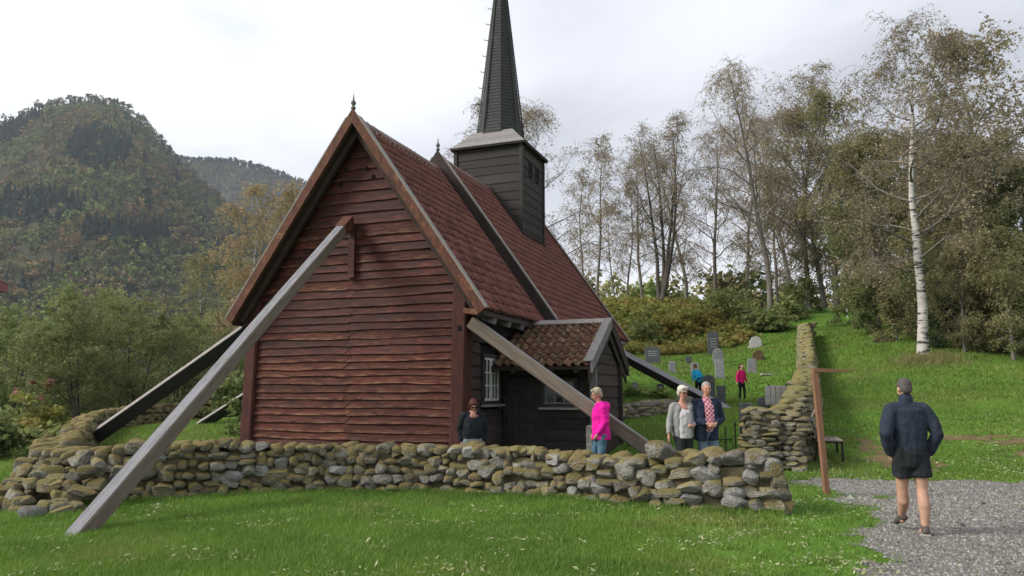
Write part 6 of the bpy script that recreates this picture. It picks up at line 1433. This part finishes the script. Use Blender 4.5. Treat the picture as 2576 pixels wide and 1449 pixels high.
# --- children among the graves
def child(loc, yaw, label, m_j, m_t, hairm, bend=0.0, style='short', s=.78, facing_pitch=0.0):
    r = person(loc, yaw, label); r.scale = (s, s, s); B = Blob(); hz = .86; tilt = lambda p: Vector((p[0], p[1] * math.cos(bend) - (p[2] - hz) * math.sin(bend), hz + (p[2] - hz) * math.cos(bend) + p[1] * math.sin(bend))) if p[2] > hz else Vector(p)
    feet = [Vector((-.09, .06, 0)), Vector((.08, -.10, 0))]; knees = [Vector((-.09, .0, .45)), Vector((.085, -.10, .45))]
    for sx, f, k in zip((-1, 1), feet, knees): B.cap([(.08 * sx, 0, hz), k, f + Vector((0, 0, .09))], [.07, .05, .04])
    B.cap([(0, 0, .86), tilt((0, 0, 1.15)), tilt((0, 0, 1.40))], [.13, .13, .09], .8); B.cap([tilt((0, 0, 1.38)), tilt((0, -.02, 1.52))], [.052, .05]); hc = tilt((0, -.02, 1.62)); P, Rm = head(B, hc, 0, bend + facing_pitch, 1.12); arms = {}
    for sx in (-1, 1):
        sh, el, wr = tilt((.16 * sx, 0, 1.36)), tilt((.25 * sx, .02, 1.10)), tilt((.30 * sx, -.04, .87)); arms[sx] = (sh, el, wr); B.cap([sh, el, wr], [.045, .036, .027]); hand(B, wr, (wr - el), (-sx, 0, 0), sx, 1.0, .4)
    B.build('body', r, m_skin, .018, 4); face_bits(r, P, Rm, 1.1); hair(r, P, Rm, 1.12, hairm, style)
    J = Blob(); J.cap([tilt((0, 0, .87)), tilt((0, 0, 1.05)), tilt((0, 0, 1.25)), tilt((0, 0, 1.38))], [.165, .165, .165, .10], .8)
    for sx in (-1, 1):
        sh, el, wr = arms[sx]; J.cap([tilt((.04 * sx, 0, 1.37)), sh], [.062, .072]); J.cap([sh, el, el.lerp(wr, .9)], [.068, .058, .044])
    J.cap([tilt((-.05, 0, 1.42)), tilt((.05, 0, 1.42))], [.05, .05]); J.build('jacket', r, m_j, .016, 3); trousers(r, hz, feet, knees, m_t, waist=.145, r=(.095, .075, .06, .05), vox=.016)
    for f in feet: shoe(r, f, (0, -1, 0), mat('black_shoe', (.015, .015, .016), rough=.5), .9)
p = px(1867, 1012, 29.6); child((p.x, p.y), R(25), 'child in bright pink jacket and dark trousers walking among the graves', cloth('raspberry_jacket', (.62, .02, .16), (.48, .015, .11), 6), cloth('black_trousers', (.012, .018, .02)), mat('dark_hair', (.04, .022, .016), rough=.7), 0.05, 'pony', .81)
p = px(1759, 1012, 27.2); child((p.x, p.y), R(200), 'child in turquoise jacket bending behind the grey haired man', cloth('turquoise_jacket', (.02, .33, .52), (.015, .25, .42), 6), cloth('black_trousers', (.012, .018, .02)), mat('ginger_hair', (.16, .07, .035), rough=.7), .35, 'pony', .74)

# ------------------------------------------------------------------ grass, leaves, gravel stones
def stone_wall_clear(x, y):
    ok = np.ones(len(x), bool)
    for pts, w in ((FW, .42), (LW, .36), (RW, .36), (SW, .36)):
        for (a, b_) in zip(pts[:-1], pts[1:]):
            a, b_ = np.array(a), np.array(b_); ab = b_ - a; t = np.clip(((x - a[0]) * ab[0] + (y - a[1]) * ab[1]) / (ab @ ab), 0, 1)
            ok &= np.hypot(x - a[0] - t * ab[0], y - a[1] - t * ab[1]) > w
    lx = (x - CO.x) * math.cos(TH) - (y - CO.y) * math.sin(TH); ly = (x - CO.x) * math.sin(TH) + (y - CO.y) * math.cos(TH)
    return ok & ~((lx > -5.6) & (lx < .2) & (ly > -.1) & (ly < 12)) & ~((lx > 0) & (lx < 2.3) & (ly > 1.9) & (ly < 4.2))
def blades(n, region, h, w, seed, keep=None):
    r_ = np.random.default_rng(seed); x, y = region(r_, n); k = stone_wall_clear(x, y)
    if keep is not None: k &= keep(x, y)
    x, y = x[k], y[k]; n = len(x); z = ground_z(x, y)
    pn = np.array([mnoise.noise(Vector((a * .7, b_ * .7, 3.0))) for a, b_ in zip(x, y)])
    hh = h * r_.uniform(.45, 1.3, n) * (1 + .45 * pn); an = r_.uniform(0, 6.283, n); ww = w * r_.uniform(.7, 1.3, n); le = r_.normal(0, .45, (n, 2)) * hh[:, None]
    dx, dy = np.cos(an) * ww, np.sin(an) * ww
    b0 = np.stack([x - dx, y - dy, z - .005], 1); b1 = np.stack([x + dx, y + dy, z - .005], 1); t = np.stack([x + le[:, 0], y + le[:, 1], z + hh], 1)
    return np.stack([b0, b1, t], 1).reshape(-1, 3)
m_grass = mat('grass_blade', (.165, .28, .048), (.115, .21, .033), .8, layers=[((.17, .30, .045), .9, (1, 1, 1), .50, .68, .7), ((.26, .26, .08), .38, (1, 1, 1), .56, .70, .5), ((.07, .14, .022), .25, (1, 1, 1), .55, .7, .5)], rough=.55, transl=.35, spec=.25, detail=4)
m_grass_far = mat('churchyard_grass_blade', (.165, .255, .05), (.115, .19, .035), .5, layers=[((.23, .28, .07), .35, (1, 1, 1), .48, .66, .7), ((.26, .23, .09), .22, (1, 1, 1), .56, .70, .5)], rough=.6, transl=.35, spec=.2, detail=4)
def fan(d0, d1, u0=-1420, u1=1420):
    def f(r_, n): D = np.sqrt(r_.uniform(d0 ** 2, d1 ** 2, n)); u = r_.uniform(u0, u1, n); return u / 1880 * D, D
    return f
_gj = np.random.default_rng(77)
gm = lambda x, y: ~gravel_mask(x + _gj.normal(0, .09, len(x)), y + _gj.normal(0, .09, len(x)))
V = np.concatenate([blades(230000, fan(5.6, 9.5), .055, .0055, 1, lambda x, y: x < 2.0) , blades(60000, fan(5.6, 15, 300), .05, .006, 2, gm), blades(60000, fan(5.6, 12, 700, 1420), .05, .006, 12, lambda x, y: (fbm(x, y, .8, 21.0) + .25 * fbm(x, y, 4.0, 2.0) + .75 * smooth01((x - 5.9) / 1.1) * smooth01((8.6 - y) / 1.0) + .5 * smooth01((y - 11.2) / 1.5) > .42) & ((x > 6.1) | (y > 11.5))), blades(170000, fan(9.3, 14), .062, .008, 3, lambda x, y: x < 3.4)])
o = link('lawn_grass', np_mesh('lawn_grass', V, [np.arange(len(V)).reshape(-1, 3)], m_grass)); tag(o, 'short green grass of the front lawn', 'grass', kind='stuff')
V = np.concatenate([blades(130000, fan(13, 24), .065, .014, 4, lambda x, y: gm_far(x, y)), blades(110000, fan(22, 44, -200), .08, .026, 5)]) if False else None
def on_track(x, y):
    t = np.zeros(len(x), bool); q = (x > 6.5) & (x < 17) & (y > 13.5) & (y < 19.5); t[q] = track_mask(x[q], y[q]); return t
def gm_far(x, y):
    k = np.ones(len(x), bool); q = (x > 2) & (y < 15); k[q] = ~gravel_mask(x[q], y[q]); return k & ~(on_track(x, y) & (np.random.default_rng(3).random(len(x)) < .85))
V = np.concatenate([blades(120000, fan(13, 24), .065, .014, 4, gm_far), blades(100000, fan(22, 44, -200), .085, .028, 5)])
o = link('yard_grass', np_mesh('yard_grass', V, [np.arange(len(V)).reshape(-1, 3)], m_grass_far)); tag(o, 'mown grass of the churchyard and the lane', 'grass', kind='stuff')
# taller tufts here and there
def tufts(r_, n):
    c = fan(6, 16)(r_, n // 22); k = np.repeat(np.arange(n // 22), 22); return c[0][k] + r_.normal(0, .035, len(k)), c[1][k] + r_.normal(0, .035, len(k))
V = blades(12000, tufts, .10, .006, 16, gm_far); o = link('grass_tufts', np_mesh('grass_tufts', V, [np.arange(len(V)).reshape(-1, 3)], m_grass)); tag(o, 'scattered taller tufts in the front lawn', 'grass', kind='stuff')
# long grass at the foot of the wall
def foot(r_, n):
    P = np.array(FW[:9]); i = r_.integers(0, len(P) - 1, n); t = r_.random(n)[:, None]; c = P[i] + (P[i + 1] - P[i]) * t; d = P[i + 1] - P[i]; d = d / np.linalg.norm(d, axis=1, keepdims=True); nn = np.stack([-d[:, 1], d[:, 0]], 1) * -1
    nn = np.where(nn[:, 1:2] > 0, -nn, nn); q = c + nn * (.44 + np.abs(r_.normal(0, .10, n)))[:, None]; return q[:, 0], q[:, 1]
V = blades(9000, foot, .10, .006, 6); o = link('long_grass', np_mesh('long_grass', V, [np.arange(len(V)).reshape(-1, 3)], m_grass)); tag(o, 'longer grass fringe at the foot of the front wall', 'grass', kind='stuff')
V = blades(1800, lambda r_, n: (r_.normal(16.1, .7, n), r_.normal(28.9, .5, n)), .24, .012, 7); o = link('dry_grass', np_mesh('dry_grass', V, [np.arange(len(V)).reshape(-1, 3)], mat('dry_grass_blade', (.26, .22, .10), (.17, .17, .06), 2, rough=.8, transl=.2))); tag(o, 'dry yellow grass around the foot of the white birch', 'grass', kind='stuff')
# pale withered clippings and fallen leaves in loose drifts
def litter(n, region, size, seed, thr, keep=None, sc=.8):
    r_ = np.random.default_rng(seed); x, y = region(r_, n); pn = np.array([mnoise.fractal(Vector((a * sc, b_ * sc * 1.5, seed)), 1, 2, 3) for a, b_ in zip(x, y)]); k = (pn + r_.normal(0, .12, n) > thr) & stone_wall_clear(x, y)
    if keep is not None: k &= keep(x, y)
    x, y = x[k], y[k]; n = len(x); z = ground_z(x, y) + r_.uniform(.012, .05, n); an = r_.uniform(0, 6.283, n); s = size * r_.uniform(.5, 1.5, n); ti = r_.normal(0, .35, (n, 2))
    a = np.stack([np.cos(an) * s, np.sin(an) * s, ti[:, 0] * s], 1); b_ = np.stack([-np.sin(an) * s * .32, np.cos(an) * s * .32, ti[:, 1] * s * .4], 1); c = np.stack([x, y, z], 1)
    return np.stack([c - a, c + b_, c + a, c - b_], 1).reshape(-1, 3)
m_pale = mat('withered_leaf', (.42, .42, .27), (.30, .31, .14), 30, rough=.7, transl=.2)
V = np.concatenate([litter(17000, fan(6, 11), .026, 31, .31, lambda x, y: x < 3.5, 1.1), litter(11000, fan(6, 16, 300), .022, 32, .06, gm_far, .9), litter(4000, fan(11, 20, 700), .03, 33, .0, gm_far), litter(2600, fan(6, 13, 500), .018, 34, .12)])
o = link('withered_leaves', np_mesh('withered_leaves', V, [np.arange(len(V)).reshape(-1, 4)], m_pale)); tag(o, 'pale withered leaves and clippings strewn on the lawn', 'leaves', kind='stuff')
# loose stones of the gravel
def pebbles(n, seed):
    r_ = np.random.default_rng(seed); x, y = fan(5.8, 14.5, 300, 1400)(r_, n); k = gravel_mask(x, y); x, y = x[k], y[k]; n = len(x); z = ground_z(x, y) + .006; s = .010 * r_.lognormal(0, .45, n)
    base = np.array([(1, 0, 0), (0, 1, 0), (-1, 0, 0), (0, -1, 0), (0, 0, .8)]); an = r_.uniform(0, 6.283, n); c, sn_ = np.cos(an), np.sin(an); b_ = base[None] * (r_.uniform(.7, 1.3, (n, 5, 1)))
    X_ = (b_[..., 0] * c[:, None] - b_[..., 1] * sn_[:, None]) * s[:, None] + x[:, None]; Y_ = (b_[..., 0] * sn_[:, None] + b_[..., 1] * c[:, None]) * s[:, None] + y[:, None]; Z_ = b_[..., 2] * s[:, None] + z[:, None]
    V = np.stack([X_, Y_, Z_], 2).reshape(-1, 3); f = np.array([(0, 1, 4), (1, 2, 4), (2, 3, 4), (3, 0, 4)]); g = r_.uniform(.06, .30, n) ; tint = np.repeat(np.stack([g, g * .97, g * .92], 1), 5, 0)
    return V, (f[None] + (np.arange(n) * 5)[:, None, None]).reshape(-1, 3), tint
V, F, tint = pebbles(52000, 8); m_peb = mat('pebble', (1, 1, 1), tint=True, rough=.9, spec=.15)
o = link('gravel_stones', np_mesh('gravel_stones', V, [F], m_peb, False, tint)); tag(o, 'loose grey stones of the gravel path', 'gravel', kind='stuff')
# fallen twig on the gravel
b = MB(); b.tube([(4.55, 7.0, .02), (4.85, 6.95, .03), (5.3, 6.82, .025), (5.75, 6.8, .03)], [.012, .011, .009, .005], 5, m_greybark); o = b.build('fallen_twig'); tag(o, 'thin bent twig lying on the gravel at the bottom right', 'twig')

# ------------------------------------------------------------------ haze
def build_haze():
    m = bpy.data.materials.new('valley_haze'); m.use_nodes = True; nt = m.node_tree; nt.nodes.clear(); o = nt.nodes.new('ShaderNodeOutputMaterial'); v = nt.nodes.new('ShaderNodeVolumePrincipled')
    v.inputs['Color'].default_value = (.80, .88, 1.0, 1); v.inputs['Density'].default_value = .0001; v.inputs['Anisotropy'].default_value = .2; nt.links.new(v.outputs[0], o.inputs['Volume'])
    b = MB(); b.box((-4600, -2600, -80), (4600, 5600, 560), m); h = b.build('haze'); tag(h, 'thin pale haze in the valley air', 'haze', kind='stuff')
build_haze()
